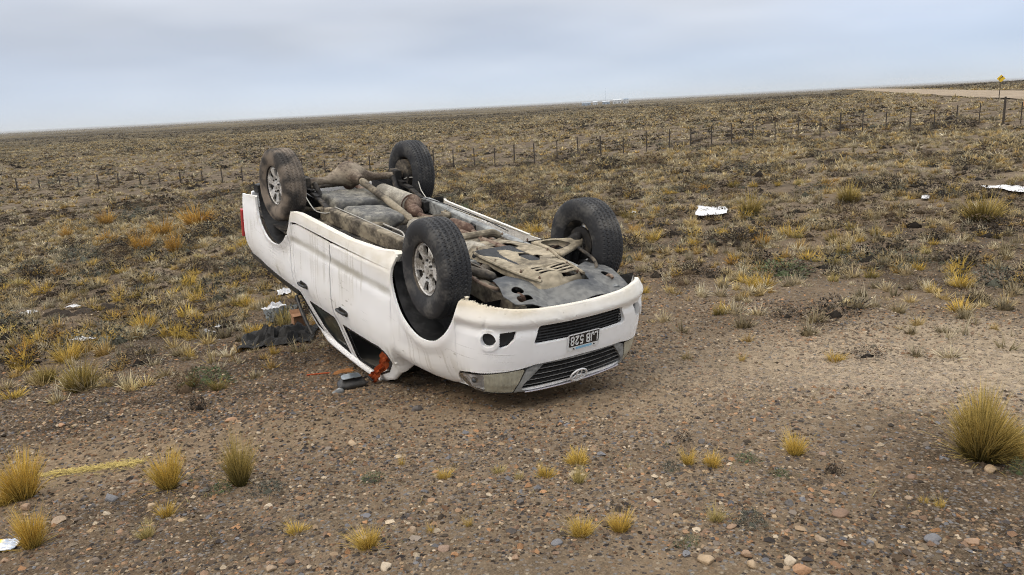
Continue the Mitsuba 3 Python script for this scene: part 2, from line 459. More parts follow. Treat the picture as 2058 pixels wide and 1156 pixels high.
scene['mat_reflector'] = {'type': 'twosided', 'b': {'type': 'principled', 'base_color': mikit.proc(lambda p, n, uv: mix((.38, .41, .44), (.80, .82, .84), sstep(.38, .62, fbm(p.x * 26, p.y * 26, p.z * 26, 2)))), 'metallic': .25, 'roughness': .28}}
scene['mat_lens_haze'] = {'type': 'twosided', 'b': {'type': 'principled', 'base_color': mikit.proc(dusty((.31, .305, .24), (.37, .36, .285), .2, .8, 4.0)), 'roughness': .16, 'specular': .6, 'clearcoat': .8}}
scene['mat_clear_lens'] = {'type': 'thindielectric', 'int_ior': 1.5}
scene['mat_tint_glass'] = {'type': 'twosided', 'b': {'type': 'principled', 'base_color': mikit.proc(lambda p, n, uv: mix((.010, .016, .014), (.055, .065, .055), sstep(.45, .8, fbm(p.x * 7, p.y * 7, p.z * 7, 4)))), 'roughness': .12, 'specular': .6}}


def rubber_fn(p, n, uv):
    a = fbm(p.x * 9, p.y * 9, p.z * 9, 4)
    b = noise(p.x * 60, p.y * 60, p.z * 60)
    return mix((.021, .022, .025), (.085, .082, .077), sstep(.42, .82, a * .8 + b * .2))


def rubber_brown_fn(p, n, uv):
    a = fbm(p.x * 8, p.y * 8, p.z * 8, 4)
    return mix((.040, .037, .035), (.19, .158, .128), sstep(.30, .68, a))


scene['mat_rubber'] = {'type': 'twosided', 'b': {'type': 'principled', 'base_color': mikit.proc(rubber_fn), 'roughness': .62, 'specular': .35}}
scene['mat_rubber_brown'] = {'type': 'twosided', 'b': {'type': 'principled', 'base_color': mikit.proc(rubber_brown_fn), 'roughness': .8, 'specular': .25}}
mat_diffuse('mat_rim', dusty((.20, .185, .16), (.52, .51, .49), .26, .60, 14.0), .42, .5, .25)

# ---- body panels
GAP = .0045
BELT = [(-2.62, 1.300), (-2.30, 1.325), (-1.65, 1.272), (-1.0, 1.235), (-.60, 1.205)]


def arch(cx, cz, a, b, n=60):
    t = np.linspace(0, 2 * np.pi, n)
    return sg.Polygon(np.stack([cx + a * np.cos(t), cz + b * np.sin(t)], 1))


ARCH_F, ARCH_R = arch(.02, .385, .470, .440), arch(-3.10, .40, .525, .475)
LOWCUT_F = sg.box(-.45, -.5, .49, .385)
LOWCUT_R = sg.box(-3.62, -.5, -2.62, .40)
front_cut = ARCH_F.union(LOWCUT_F)
rear_cut = ARCH_R.union(LOWCUT_R)


def side_plate(g, t=.022, L=.035):
    return plate(side_poly(g), t, L, lambda a, b, c: skin(a, b, c))


def both(name, mesh, mat, **k):
    part(name, mesh, mat, **k)
    part(name, mirror(mesh), mat, **{q: v for q, v in k.items() if q != 'label'})


# load-bed side
bed = sg.Polygon([(-4.355, .60), (-3.9, .53), (-3.4, .45), (-2.7, .43), (-2.668, .43), (-2.668, 1.292), (-4.355, 1.305)]).difference(rear_cut)
bed = max(getattr(bed, 'geoms', [bed]), key=lambda g: g.area)
both('bed_side', side_plate(rnd(bed, .012)), 'mat_paint', smooth=40)
both('bed_rail_cap', plate(side_poly(sg.box(-4.355, 1.296, -2.67, 1.352)), .07, .06, lambda a, b, c: skin(a, np.minimum(b, 1.31), c + .008) + np.stack([0 * a, 0 * a, b - np.minimum(b, 1.31)], -1)), 'mat_trim')
# cab corner behind the rear door, up to the roof
corner = sg.Polygon([(-2.656, .43), (-2.58, .43), (-2.58, 1.31), (-2.52, 1.50), (-2.36, 1.745), (-2.60, 1.745), (-2.656, 1.40)]).difference(rear_cut)
corner = max(getattr(corner, 'geoms', [corner]), key=lambda g: g.area)
both('cab_corner', side_plate(corner), 'mat_paint', smooth=40)
# sill
sill = sg.Polygon([(-2.58 + GAP, .428), (-2.58 + GAP, .53), (-.500, .455), (-.485, .325), (-.54, .318), (-.80, .365), (-1.3, .402)]).difference(rear_cut).difference(front_cut)
sill = max(getattr(sill, 'geoms', [sill]), key=lambda g: g.area)
part('sill', side_plate(sill, .06), 'mat_paint', smooth=40)
part('sill', mirror(side_plate(sill.difference(sg.box(-3, .2, 0, .47)), .03)), 'mat_paint', smooth=40)
# doors
xb = -1.672
fwin = rnd(sg.Polygon([(-1.56, 1.290), (-1.0, 1.238), (-.745, 1.205), (-.64, 1.225), (-.60, 1.30), (-.78, 1.475), (-1.05, 1.625), (-1.585, 1.690)]), .035)
rwin = rnd(sg.Polygon([(-2.43, 1.335), (-1.735, 1.278), (-1.76, 1.705), (-2.10, 1.700), (-2.30, 1.58)]), .025)
fdoor = sg.Polygon([(xb + GAP, .522), (-.60, .464), (-.495, .458), (-.478, .87), (-.432, 1.02), (-.415, 1.20), (-.50, 1.36), (-.72, 1.53), (-1.03, 1.682), (-1.62, 1.742), (xb + GAP, 1.742)])
rdoor = sg.Polygon([(-2.575, .556), (-2.50, .545), (xb - GAP, .526), (xb - GAP, 1.742), (-2.28, 1.742), (-2.50, 1.50), (-2.572, 1.31)])
both('front_door', side_plate(rnd(fdoor, .02).difference(fwin)), 'mat_paint', smooth=40)
both('rear_door', side_plate(rnd(rdoor, .03).difference(rwin)), 'mat_paint', smooth=40)
for sgn in (1, -1):
    for nm, hx, hz in (('rear', -2.36, 1.135), ('front', -1.40, 1.100)):
        dk = f'{TRUCK}__{nm}_door' + ('' if sgn > 0 else '_001')
        P0, P1 = skin(s_of_x(hx - .09), hz, .034), skin(s_of_x(hx + .09), hz - .012, .034)
        A0, A1 = skin(s_of_x(hx - .075), hz, -.005), skin(s_of_x(hx + .075), hz - .012, -.005)
        h = cat(tube([A0, P0 * .9 + A0 * .1, P0 + (P1 - P0) * .12, P0 + (P1 - P0) * .5 + [0, .006, 0], P0 + (P1 - P0) * .88, P1 * .9 + A1 * .1, A1], [.013, .015, .013, .012, .013, .015, .013], 8, 22),
                plate(side_poly(rnd(sg.box(hx - .085, hz - .030, hx + .085, hz + .026), .02)), .012, .05, lambda a, b, c: skin(a, b, c + .009)))
        h = h if sgn > 0 else mirror(h)
        part('handle', h, 'mat_trim', parent=dk)
    g = side_plate(rwin.buffer(.012), .004, .06)
    g.vertices += [0, -.012, 0]
    part('window', g if sgn > 0 else mirror(g), 'mat_tint_glass', parent=f'{TRUCK}__rear_door' + ('' if sgn > 0 else '_001'), smooth=60)
for nm, w in (('front_door', fwin), ('rear_door', rwin)):
    seal = w.buffer(.004).difference(w.buffer(-.014))
    m = plate(side_poly(seal), .02, .05, lambda a, b, c: skin(a, b, c + .004))
    for k_, mm in (('', m), ('_001', mirror(m))): part('window_seal', mm, 'mat_black', parent=f'{TRUCK}__{nm}{k_}')
# black strip along the edge of roof and rear pillar
strip = sg.LineString([(-2.640, 1.32), (-2.585, 1.48), (-2.42, 1.735), (-2.30, 1.775), (-1.70, 1.775)]).buffer(.028)
both('drip_moulding', plate(side_poly(strip), .03, .05, lambda a, b, c: skin(a, np.minimum(b, 1.79), c + .006)), 'mat_black')
# front wing
wing = sg.Polygon([(-.492, .33), (-.47, .87), (-.425, 1.02), (-.407, 1.228), (-.3, 1.222), (0, 1.183), (.3, 1.118), (.42, 1.06), (.435, .985), (.481, .935), (.479, .62), (.482, .36)]).difference(front_cut.buffer(0))
wing = max(getattr(wing, 'geoms', [wing]), key=lambda g: g.area)
both('front_wing', side_plate(wing, .02), 'mat_paint', smooth=45)
# bumper: one skin from arch to arch round the nose
sa_, sarch = s_of_x(.44), s_of_x(.483)
zc_ = [(-.80, .90), (-.66, .872), (-.52, .852), (-.40, .828), (0, .818), (.40, .828), (.52, .852), (.66, .872), (.80, .90)]
top = [(s_of_y(abs(y)) * np.sign(y), z) for y, z in zc_]
bump = sg.Polygon([(-sarch, .93), *top, (sarch, .93), (s_of_x(.482), .62), (s_of_x(.485), .40), (s_of_x(.51), .365), (s_of_x(.60), .385), (s_of_y(.60), .415), (s_of_y(.4), .425), (0, .428), (-s_of_y(.4), .425), (-s_of_y(.6), .415), (-s_of_x(.66), .425), (-s_of_x(.58), .455), (-s_of_x(.50), .50), (-s_of_x(.482), .62)])
r2 = np.random.default_rng(3)
edge = [(s_of_x(.51) - .02 + .02 * i, .33 + .012 * r2.random() + .052 * r2.random() ** 3 + (.015 if i % 2 else 0)) for i in range(0, 1)]
chips = sg.MultiPoint([(s_of_x(.52) - .022 * i + .01 * r2.random(), .372 + .0012 * i + .012 * r2.random()) for i in range(22)]).buffer(.013)
bump = bump.difference(chips)
bump = max(getattr(bump, 'geoms', [bump]), key=lambda g: g.area)
intake = rnd(sg.Polygon([(-.385, .535), (.385, .535), (.430, .672), (-.430, .672)]), .022)
fog_out = {}
bump_cut = bump.difference(nose_poly(intake))
for sgn in (1, -1):
    fy, fz = .715 * sgn, .628
    hole = sg.Point(s_of_y(.715) * sgn, fz).buffer(.056)
    slot = rnd(sg.Polygon([(sgn * s_of_y(.655), .575), (sgn * s_of_y(.548), .562), (sgn * s_of_y(.565), .625), (sgn * s_of_y(.60), .668), (sgn * s_of_y(.655), .690)]), .008).difference(hole.buffer(.02))
    bump_cut = bump_cut.difference(hole).difference(slot)
    fog_out[sgn] = (hole, slot)


def bump_fn(a, b, c):
    q = skin(a, b, c)
    # the lower third steps back under a soft shelf above the fog lamps and the intake
    k = np.exp(-((b - .50) / .035) ** 2) * .018 - np.exp(-((b - .565) / .03) ** 2) * .012
    wv = np.clip(1.25 - np.abs(a), 0, .2) / .2
    n = np.stack([np.cos(np.clip(a, -1.2, 1.2) * .9), np.sin(np.clip(a, -1.2, 1.2) * .9), 0 * a], -1)
    crack = .012 * np.exp(-((a - .78) / .012) ** 2) * np.exp(-((b - .545) / .05) ** 2)
    return q + n * (k * wv - crack)[:, None]


part('front_bumper', plate(bump_cut, .03, .022, bump_fn), 'mat_paint', smooth=50)
BK = f'{TRUCK}__front_bumper'
for sgn in (1, -1):
    hole, slot = fog_out[sgn]
    ring = hole.buffer(.020).difference(hole.buffer(-.004))
    part('fog_lamp_ring', plate(ring.segmentize(.02), .05, .03, lambda a, b, c: bump_fn(a, b, c + .012)), 'mat_paint', parent=BK, smooth=50)
    part('fog_lamp', plate(hole.buffer(.006).segmentize(.02), .01, .02, lambda a, b, c: skin(a, b, c - .045 + .9 * np.hypot(a - s_of_y(.715) * sgn, b - .628) ** 2)), 'mat_black', parent=BK)
    part('fog_slot', plate(slot.buffer(.012), .01, .03, lambda a, b, c: skin(a, b, c - .04)), 'mat_black', parent=BK)
# intake mesh: bars behind the opening
part('intake_backing', plate(nose_poly(intake.buffer(.02)), .008, .06, lambda a, b, c: skin(a, b, c - .075)), 'mat_black', parent=BK)
for k, zz in enumerate(np.linspace(.552, .660, 6)):
    half = .385 + (.43 - .385) * (zz - .535) / .137
    ys = np.linspace(-half, half, 25)
    part('intake_bar', tube([skin(np.sign(y) * s_of_y(abs(y)), zz, -.034) for y in ys], .0050, 6), 'mat_black', parent=BK)
for y in np.linspace(-.36, .36, 13):
    part('intake_bar', tube([skin(np.sign(y) * s_of_y(abs(y)), z, -.040) for z in np.linspace(.54, .668, 5)], .004, 6), 'mat_black', parent=BK)
# number plate
PLK = uniq(f'{TRUCK}__number_plate')


def plate_at(y, z, c):
    """Flat plate plane: (y to the left, z up), c ahead of the bumper."""
    return np.stack([.899 + c + 0 * y, .008 + y, z], -1)


scene[PLK] = mikit.ply(plate(rnd(sg.box(-.147, .643, .147, .772), .012), .004, .06, lambda a, b, c: plate_at(a, b, c)), mat_diffuse('mat_plate_white', (.62, .63, .63), .35, .5), smooth=30, to_world=TCAR)
part('field', plate(rnd(sg.box(-.139, .650, .139, .738), .006), .002, .06, lambda a, b, c: plate_at(a, b, c + .002)), mat_diffuse('mat_plate_black', (.010, .010, .012), .4, .5), parent=PLK)
part('top_band', plate(rnd(sg.box(-.075, .745, .075, .763), .002), .001, .06, lambda a, b, c: plate_at(a, b, c + .001)), mat_diffuse('mat_plate_blue', (.22, .42, .58), .4, .5), parent=PLK)
tx = meshkit.text_mesh('LJB 528', .066, .0015, True)
ext = tx.vertices[:, 0].max() - tx.vertices[:, 0].min()
v = tx.vertices.copy()
tx.vertices = np.stack([.899 + .0021 + v[:, 2], .008 - .128 + (v[:, 0] - v[:, 0].min()) / ext * .256, .661 + v[:, 1]], -1)
part('letters', tx, 'mat_plate_white', parent=PLK, smooth=False)
for y in (-.095, .095): part('bolt', tm(hull([(.899, .008 + y, .754), (.904, .008 + y, .754)], .006, 8)), 'mat_black', parent=PLK)

# headlamps, grille, emblem, bonnet
for sgn in (1, -1):
    yy = lambda y, z: (sgn * s_of_y(y), z)
    lamp = sg.Polygon([yy(.475, .858), yy(.56, .868), yy(.66, .882), yy(.75, .905), (sgn * s_of_x(.52), .935), (sgn * s_of_x(.445), .975), (sgn * s_of_x(.44), 1.0), (sgn * s_of_x(.52), 1.035), yy(.75, 1.048), yy(.6, 1.052), yy(.545, 1.05)]).buffer(0)
    lamp = rnd(lamp.segmentize(.03), .012)
    K = uniq(f'{TRUCK}__headlight')
    split = sgn * s_of_y(.735)
    outer_ = sg.box(min(split, sgn * 3), .5, max(split, sgn * 3), 1.5)
    scene[K] = mikit.ply(plate(lamp.difference(outer_), .012, .009, lambda a, b, c: skin(a, b, c - .004 - .0010 * np.cos(a * 190) - .006 * np.clip((b - .985) / .03, 0, 1))), 'mat_lens_haze', smooth=60, to_world=TCAR)
    if sgn > 0: labels[K] = {'label': 'clouded headlight with clear turn signal at its outer end'}
    part('turn_signal_lens', plate(lamp.intersection(outer_), .003, .03, lambda a, b, c: skin(a, b, c - .003)), 'mat_clear_lens', parent=K, smooth=45)
    part('reflector', plate(lamp.intersection(outer_.buffer(.005)), .004, .018, lambda a, b, c: skin(a, b, c - .018 - .030 * np.sin((np.abs(a) - .9) * 16) ** 2 * np.clip((b - .9) / .05, 0, 1))), 'mat_reflector', parent=K, smooth=20)
    cpt = skin(sgn * s_of_y(.79), .965, -.030)
    part('bulb', hull([cpt, cpt + np.array([.02, .012 * sgn, .0])], .022, 12), 'mat_grey_plastic', parent=K)
    part('rim_line', plate(lamp.buffer(.010).difference(lamp.buffer(.001)), .03, .04, lambda a, b, c: skin(a, b, c - .006)), 'mat_trim', parent=K)
grille = sg.Polygon([(-.335, .838), (.335, .838), (.475, .985), (.49, 1.035), (.40, 1.047), (-.40, 1.047), (-.49, 1.035), (-.475, .985)])
GK = uniq(f'{TRUCK}__grille')
scene[GK] = mikit.ply(plate(nose_poly(grille), .01, .05, lambda a, b, c: skin(a, b, c - .055)), 'mat_black', smooth=40, to_world=TCAR)
gf = sg.Polygon([(-.385, .826), (.385, .826), (.462, .865), (.537, 1.045), (.42, 1.060), (-.42, 1.060), (-.537, 1.045), (-.462, .865)])
gframe = gf.difference(rnd(grille, .02))
part('surround', plate(nose_poly(gframe), .06, .03, lambda a, b, c: skin(a, b, c - .004 - .05 * np.clip((.50 - np.abs(np.abs(a) - .0)) / .9, 0, 1) * 0)), 'mat_frame_grey', parent=GK, smooth=40)
for zz in (.872, .912, .952, .992):
    half = np.interp(zz, [.838, .985, 1.035], [.335, .475, .49])
    ys = np.linspace(-half, half, 33)
    m = [skin(np.sign(y) * s_of_y(abs(y)), zz, -.022) for y in ys]
    part('slat', cat(bar(m, .018, .009, 40)), 'mat_black', parent=GK)
    m2 = [q + [.009, 0, .004] for q in m]
    part('slat_edge', tube(m2, .0018, 6), 'mat_frame_grey', parent=GK)
ys = np.linspace(-.46, .46, 33)
part('chrome_strip', tube([skin(np.sign(y) * s_of_y(abs(y)), 1.050, .006) for y in ys], .009, 8), 'mat_chrome', parent=GK)


def ell(cy, cz, a, b, r, x0=.885, n=40):
    t = np.linspace(0, 2 * np.pi, n)
    tb = tube(np.stack([x0 - (cz + b * np.sin(t) - .98) * .3, cy + a * np.cos(t), cz + b * np.sin(t)], 1), r, 8, cap=False)
    return tb


part('emblem', cat(ell(.022, .985, .073, .050, .0075), ell(.022, .985, .023, .048, .006), ell(.022, 1.006, .050, .022, .006)), 'mat_emblem', parent=GK, smooth=60)


def bonnet_fn(a, b, c):
    x, y = a, b
    u = np.clip(np.abs(y) / .70, 0, 1.1)
    z = ztop(x) + .035 * (1 - u ** 2) - .005
    z = z - .055 * np.clip((x - .66) / .18, 0, 1) ** 2 * 1.0
    z = z - .035 * np.clip((.3 - np.abs(x - .2)) / .3, 0, 1) * np.exp(-((y - .35) / .25) ** 2)
    return np.stack([x, y, z + c], -1)


yb = np.linspace(-.70, .70, 25)
nose_edge = [(np.interp(abs(y), [0, .3, .5, .62, .70], [.832, .818, .775, .70, .585]), y) for y in yb]
bon = sg.Polygon(nose_edge + [(-.55, .735), (-.62, .4), (-.64, 0), (-.62, -.4), (-.55, -.735)])
part('bonnet', plate(bon, .02, .05, bonnet_fn), 'mat_paint', smooth=45, label='crumpled white bonnet lying almost on the gravel')
# roof, windscreen, rear window, pillars


def roof_fn(a, b, c):
    u = np.abs(b) / .62
    z = 1.825 - .055 * u ** 2.4 - .10 * np.clip((a + 1.75) / .65, 0, 1) ** 1.3 * (1 + .25 * np.sign(b)) + .018 * (meshkit.fbm(np.stack([a * 3, b * 3, 0 * a], -1), 2, 6) - .5) * 2
    return np.stack([a, b, z + c], -1)


part('roof', plate(rnd(sg.Polygon([(-1.10, .60), (-1.10, -.60), (-2.40, -.63), (-2.40, .63)]), .06), .03, .06, roof_fn), 'mat_paint', smooth=45)
part('headliner', plate(sg.box(-2.42, -.62, -1.12, .62), .01, .08, lambda a, b, c: roof_fn(a, b, c - .05)), 'mat_headliner')
for sgn in (1, -1):
    part('windscreen_pillar', tube([(-.52, sgn * .715, 1.21), (-.72, sgn * .69, 1.43), (-1.05, sgn * .615, 1.66), (-1.18, sgn * .60, 1.70)], [.035, .034, .035, .036], 10, 16), 'mat_paint')
    part('roof_rail', tube([(-1.12, sgn * .618, 1.705), (-1.6, sgn * .622, 1.745), (-2.3, sgn * .62, 1.765), (-2.50, sgn * .64, 1.66), (-2.64, sgn * .72, 1.36)], .034, 10, 24), 'mat_paint')


def scr_fn(a, b, c):
    t = b
    return np.stack([-.57 - .55 * t + .05 * (1 - (a / .65) ** 2) + .02 * (meshkit.noise(np.stack([a * 9, b * 9, 0 * a], -1)) - .5), a * (1.0 - .12 * t), 1.225 + .46 * t + c], -1)


part('windscreen', plate(rnd(sg.box(-.66, .02, .66, 1.0), .05), .006, .09, scr_fn), 'mat_tint_glass', smooth=False)
part('rear_window', plate(rnd(sg.box(-.60, 1.33, .60, 1.68), .04), .006, .08, lambda a, b, c: np.stack([-2.635 + (b - 1.33) * .55 + c, a, b], -1)), 'mat_tint_glass')
part('cab_back', plate(sg.box(-.72, .55, .72, 1.34), .02, .1, lambda a, b, c: np.stack([-2.64 + c, a, b], -1)), 'mat_black')
part('cowl', plate(sg.box(-.72, -.66, .72, -.45), .012, .08, lambda a, b, c: np.stack([b, a, 1.215 + c], -1)), 'mat_black')
part('firewall', plate(sg.box(-.74, .52, .74, 1.21), .02, .1, lambda a, b, c: np.stack([-.50 + c, a, b], -1)), 'mat_black')
part('dashboard', rbox((-.85, -.70, .92), (-.52, .70, 1.20), .06), 'mat_seat')
t = np.linspace(0, 2 * np.pi, 33)
part('steering_wheel', cat(tube(np.stack([-1.02 + .06 * np.sin(t), .37 + .19 * np.cos(t), 1.13 + .18 * np.sin(t)], 1), .014, 8), tube([(-1.02, .37, 1.13), (-.84, .37, 1.06)], .03, 8), rbox((-1.05, .31, 1.07), (-1.0, .43, 1.17), .02)), 'mat_seat')
for y0, y1 in ((.12, .64), (-.64, -.12)):
    part('front_seat', cat(rbox((-1.62, y0, .74), (-1.08, y1, .92), .06), hull([(-1.60, y0 + .06, .9), (-1.60, y1 - .06, .9), (-1.86, y0 + .08, 1.40), (-1.86, y1 - .08, 1.40)], .06), rbox((-1.96, (y0 + y1) / 2 - .13, 1.44), (-1.86, (y0 + y1) / 2 + .13, 1.62), .04)), 'mat_seat')
part('rear_seat', cat(rbox((-2.5, -.64, .74), (-2.1, .64, .94), .06), rbox((-2.62, -.64, .9), (-2.48, .64, 1.42), .05)), 'mat_seat')
# tail: tailgate, lamps, bumper
part('tailgate', plate(rnd(sg.box(-.70, .60, .70, 1.29), .02), .04, .1, lambda a, b, c: np.stack([-4.385 - c - .04, a, b], -1)), 'mat_paint')
for sgn in (1, -1):
    part('tail_light', plate(rnd(sg.box(-4.40, .79, -4.30, 1.11), .015), .10, .03, lambda a, b, c: np.stack([a, (.866 - .25 * np.clip(-a - 4.34, 0, 1) + c) * sgn, b], -1)), 'mat_red', smooth=40)
part('rear_bumper', cat(bar([(-4.36, -.66, .56), (-4.42, -.4, .56), (-4.42, .4, .56), (-4.36, .66, .56)], .07, .10, 20), tube([(-4.2, .5, .55), (-4.40, .5, .55)], .03), tube([(-4.2, -.5, .55), (-4.40, -.5, .55)], .03)), 'mat_trim')
part('bed_floor', plate(sg.box(-4.34, -.78, -2.69, .78), .02, .10, lambda a, b, c: np.stack([a, b, .80 + c + .012 * np.sign(np.sin(b * 40))], -1)), 'mat_dusty_dark')
part('bed_front', plate(sg.box(-.76, .80, .76, 1.30), .02, .1, lambda a, b, c: np.stack([-2.70 + c, a, b], -1)), 'mat_paint')
for sgn in (1, -1):
    def liner(cx, cz, rx, rz, t0, t1, y0, y1, n=28):
        th = np.linspace(t0, t1, n)
        yv = np.linspace(y0, y1, 7)
        TH, Y = np.meshgrid(th, yv, indexing='ij')
        wob = 1 + .012 * np.sin(TH * 23) * (Y < (y1 - .02))
        v = np.stack([cx + rx * wob * np.cos(TH), sgn * Y, cz + rz * wob * np.sin(TH)], -1).reshape(-1, 3)
        i, j = np.meshgrid(np.arange(n - 1), np.arange(6), indexing='ij')
        a = i * 7 + j
        q = np.stack([a, a + 1, a + 8, a + 7], -1).reshape(-1, 4)
        return trimesh.Trimesh(v, np.vstack([q[:, [0, 1, 2]], q[:, [0, 2, 3]]]), process=False)
    part('rear_arch_liner', liner(-3.10, .40, .535, .485, .08, np.pi - .05, .50, .86), 'mat_black', smooth=60)
    part('front_arch_liner', liner(.02, .385, .485, .455, .95, np.pi + .02, .42, .83), 'mat_black', smooth=60)
    part('front_arch_liner', liner(.02, .385, .485, .455, .12, .62, .42, .83), 'mat_black', smooth=60)
    part('rear_arch_liner', plate(ARCH_R.intersection(sg.box(-4, .40, -2, 1)), .01, .1, lambda a, b, c: np.stack([a, sgn * (.50 + c), b], -1)), 'mat_black')
    if sgn > 0: part('mud_flap', plate(rnd(sg.box(.56, .30, .80, .62), .03), .008, .08, lambda a, b, c: np.stack([-3.68 - .10 * np.clip((.5 - b), 0, 1) + c, sgn * a, b], -1)), 'mat_black')

# ---- underside
rail = [(.72, .44, .50), (.30, .43, .47), (-.40, .43, .455), (-1.0, .44, .455), (-1.7, .49, .455), (-2.3, .54, .455), (-2.62, .54, .50), (-3.1, .54, .60), (-3.6, .53, .57), (-4.3, .53, .56)]
part('chassis_rail', bar(rail, .075, .150, 60), 'mat_frame', label='mud coated left chassis rail')
part('chassis_rail', mirror(bar(rail, .075, .150, 60)), 'mat_frame_grey', label='grey right chassis rail')
for x, z, r, m in ((-.80, .36, .036, 'mat_skid'), (-1.75, .43, .03, 'mat_frame'), (-2.62, .50, .035, 'mat_frame'), (-3.55, .58, .03, 'mat_dusty_dark'), (-4.2, .56, .03, 'mat_dusty_dark')):
    yq = float(np.interp(-x, [0, 1, 2.3, 4.3], [.43, .44, .54, .53]))
    part('crossmember', tube([(x, -yq, .44 if x > -1 else z), (x + .01, -yq * .7, z), (x + .02, 0, z), (x + .01, yq * .7, z), (x, yq, .44 if x > -1 else z)], r * 1.0, 10, 24), m)
part('floor_pan', plate(sg.box(-2.62, -.74, -.50, .74), .012, .05, lambda a, b, c: np.stack([a, b, .545 - .02 * (np.sin(a * 18) > .6) + .10 * np.exp(-(b / .16) ** 2) + c * 1.0], -1)), 'mat_dusty_dark', smooth=30)
part('inner_sill', bar([(-.52, .735, .50), (-1.5, .745, .51), (-2.6, .74, .52)], .05, .10), 'mat_frame')
part('transmission', cat(hull([(-.45, -.13, .50), (-.45, .13, .50), (-.9, -.09, .47), (-.9, .09, .47), (-.5, 0, .40)], .06), hull([(-.9, 0, .46), (-1.35, .0, .45)], .085), hull([(-1.30, -.16, .45), (-1.30, .06, .42), (-1.55, -.16, .46), (-1.55, .06, .43)], .07)), 'mat_muffler')
part('rear_propeller_shaft', cat(tube([(-1.55, .02, .42), (-1.70, .02, .405), (-1.74, .02, .40), (-1.80, .015, .39), (-2.70, .0, .262), (-2.78, .0, .25), (-2.84, .0, .24), (-2.95, 0, .225)], [.03, .03, .044, .036, .036, .044, .03, .05], 14, 60)), 'mat_frame')
part('front_propeller_shaft', tube([(-1.28, -.19, .42), (-.9, -.17, .40), (-.25, -.14, .36)], .028, 10), 'mat_rust')
AX = uniq(f'{TRUCK}__rear_axle')
dif = cat(tube([(-3.085, -.62, .265), (-3.085, -.30, .262), (-3.085, -.17, .245), (-3.085, -.06, .225), (-3.085, .05, .215), (-3.085, .16, .235), (-3.085, .30, .258), (-3.085, .62, .265)], [.036, .038, .060, .120, .148, .092, .040, .036], 20, 70))
scene[AX] = mikit.ply(dif, 'mat_axle', smooth=60, to_world=TCAR)
part('differential_cover', hull([(-3.20, .03, .22), (-3.085, .03, .14), (-3.085, .03, .31)], [.085, .075, .075], 16), 'mat_rust', parent=AX, smooth=60)
part('pinion_nose', tube([(-3.0, .03, .215), (-2.9, .015, .222), (-2.84, 0, .235)], [.095, .06, .045], 14), 'mat_axle', parent=AX)
part('cover_bolts', cat(*[hull([(-3.215, .03 + .10 * math.cos(a), .215 + .10 * math.sin(a)), (-3.19, .03 + .10 * math.cos(a), .215 + .10 * math.sin(a))], .009, 6) for a in np.arange(10) * .628]), 'mat_rust', parent=AX)
for sgn in (1, -1):
    for q in range(4):
        s_ = .62 - .13 * q
        part('leaf_spring', bar([(-3.085 - s_, sgn * .535, .46 - .022 * q - .12 * (1 - s_)), (-3.085 - s_ / 2, sgn * .535, .37 - .012 * q - .02), (-3.085, sgn * .535, .335 - .012 * q), (-3.085 + s_ / 2, sgn * .535, .37 - .012 * q - .02), (-3.085 + s_, sgn * .535, .46 - .022 * q - .12 * (1 - s_))], .06, .010, 24), 'mat_dusty_dark')
    part('spring_hanger', rbox((-2.50, sgn * .49, .40), (-2.40, sgn * .58, .56), .012), 'mat_frame')
    part('spring_clamp', rbox((-3.16, sgn * .49, .20), (-3.01, sgn * .58, .34), .012), 'mat_dusty_dark')
    part('shock_absorber', cat(tube([(-3.0, sgn * .46, .26), (-2.75, sgn * .42, .52)], .028, 10), tube([(-2.75, sgn * .42, .52), (-2.6, sgn * .40, .68)], .014, 8)), 'mat_dusty_dark')
    part('brake_drum', lathe([(0, -.075), (.155, -.075), (.165, -.05), (.165, .05), (0, .05)], 40).apply_translation([-3.085, sgn * .66, .265]), 'mat_dusty_dark')


def lumpy(m, amp, f, L, seed=2):
    m = tm(m.refine_to_length(L))
    m.merge_vertices()
    n = m.vertex_normals
    m.vertices = m.vertices + n * (amp * 2 * (meshkit.fbm(m.vertices * f, 3, seed) - .5))[:, None]
    return m


part('fuel_tank', lumpy(hull([(-3.0, .40, .40), (-2.94, -.07, .40), (-2.45, .38, .385), (-2.40, -.08, .385), (-3.0, .40, .56), (-2.45, .40, .56), (-2.94, -.07, .56), (-2.40, -.07, .56)], .05), .024, 7, .04), 'mat_tank', smooth=60)
part('tank_guard', lumpy(hull([(-2.23, .42, .405), (-2.16, .10, .405), (-1.80, .40, .40), (-1.74, .12, .40), (-2.2, .42, .54), (-1.78, .40, .54)], .055), .015, 8, .04), 'mat_tank', smooth=60)
MK = uniq(f'{TRUCK}__muffler')
scene[MK] = mikit.ply(tube([(-2.98, -.30, .435), (-2.96, -.30, .435), (-2.94, -.30, .435), (-2.33, -.325, .435), (-2.31, -.325, .435)], [.05, .10, .118, .118, .10], 24), 'mat_muffler', smooth=40, to_world=TCAR)
part('rusty_end', tube([(-2.325, -.325, .435), (-2.315, -.325, .435), (-2.30, -.325, .435), (-2.22, -.30, .435)], [.121, .121, .10, .045], 24), 'mat_rust', parent=MK, smooth=40)
part('exhaust_pipe', tube([(-2.25, -.30, .435), (-2.05, -.20, .43), (-1.85, -.19, .425), (-1.5, -.26, .42), (-1.0, -.28, .41), (-.5, -.28, .42), (-.1, -.27, .45)], .025, 12, 50), 'mat_rust', smooth=60)
part('catalyst', cat(tube([(-2.16, -.26, .432), (-2.11, -.235, .43), (-1.94, -.19, .425), (-1.90, -.188, .425)], [.032, .066, .066, .032], 18, 24)), 'mat_rust', smooth=60)
part('catalyst', cat(tube([(-1.46, -.265, .418), (-1.40, -.27, .415), (-1.12, -.28, .41), (-1.06, -.28, .41)], [.032, .06, .06, .032], 18, 24)), 'mat_rust', smooth=60)
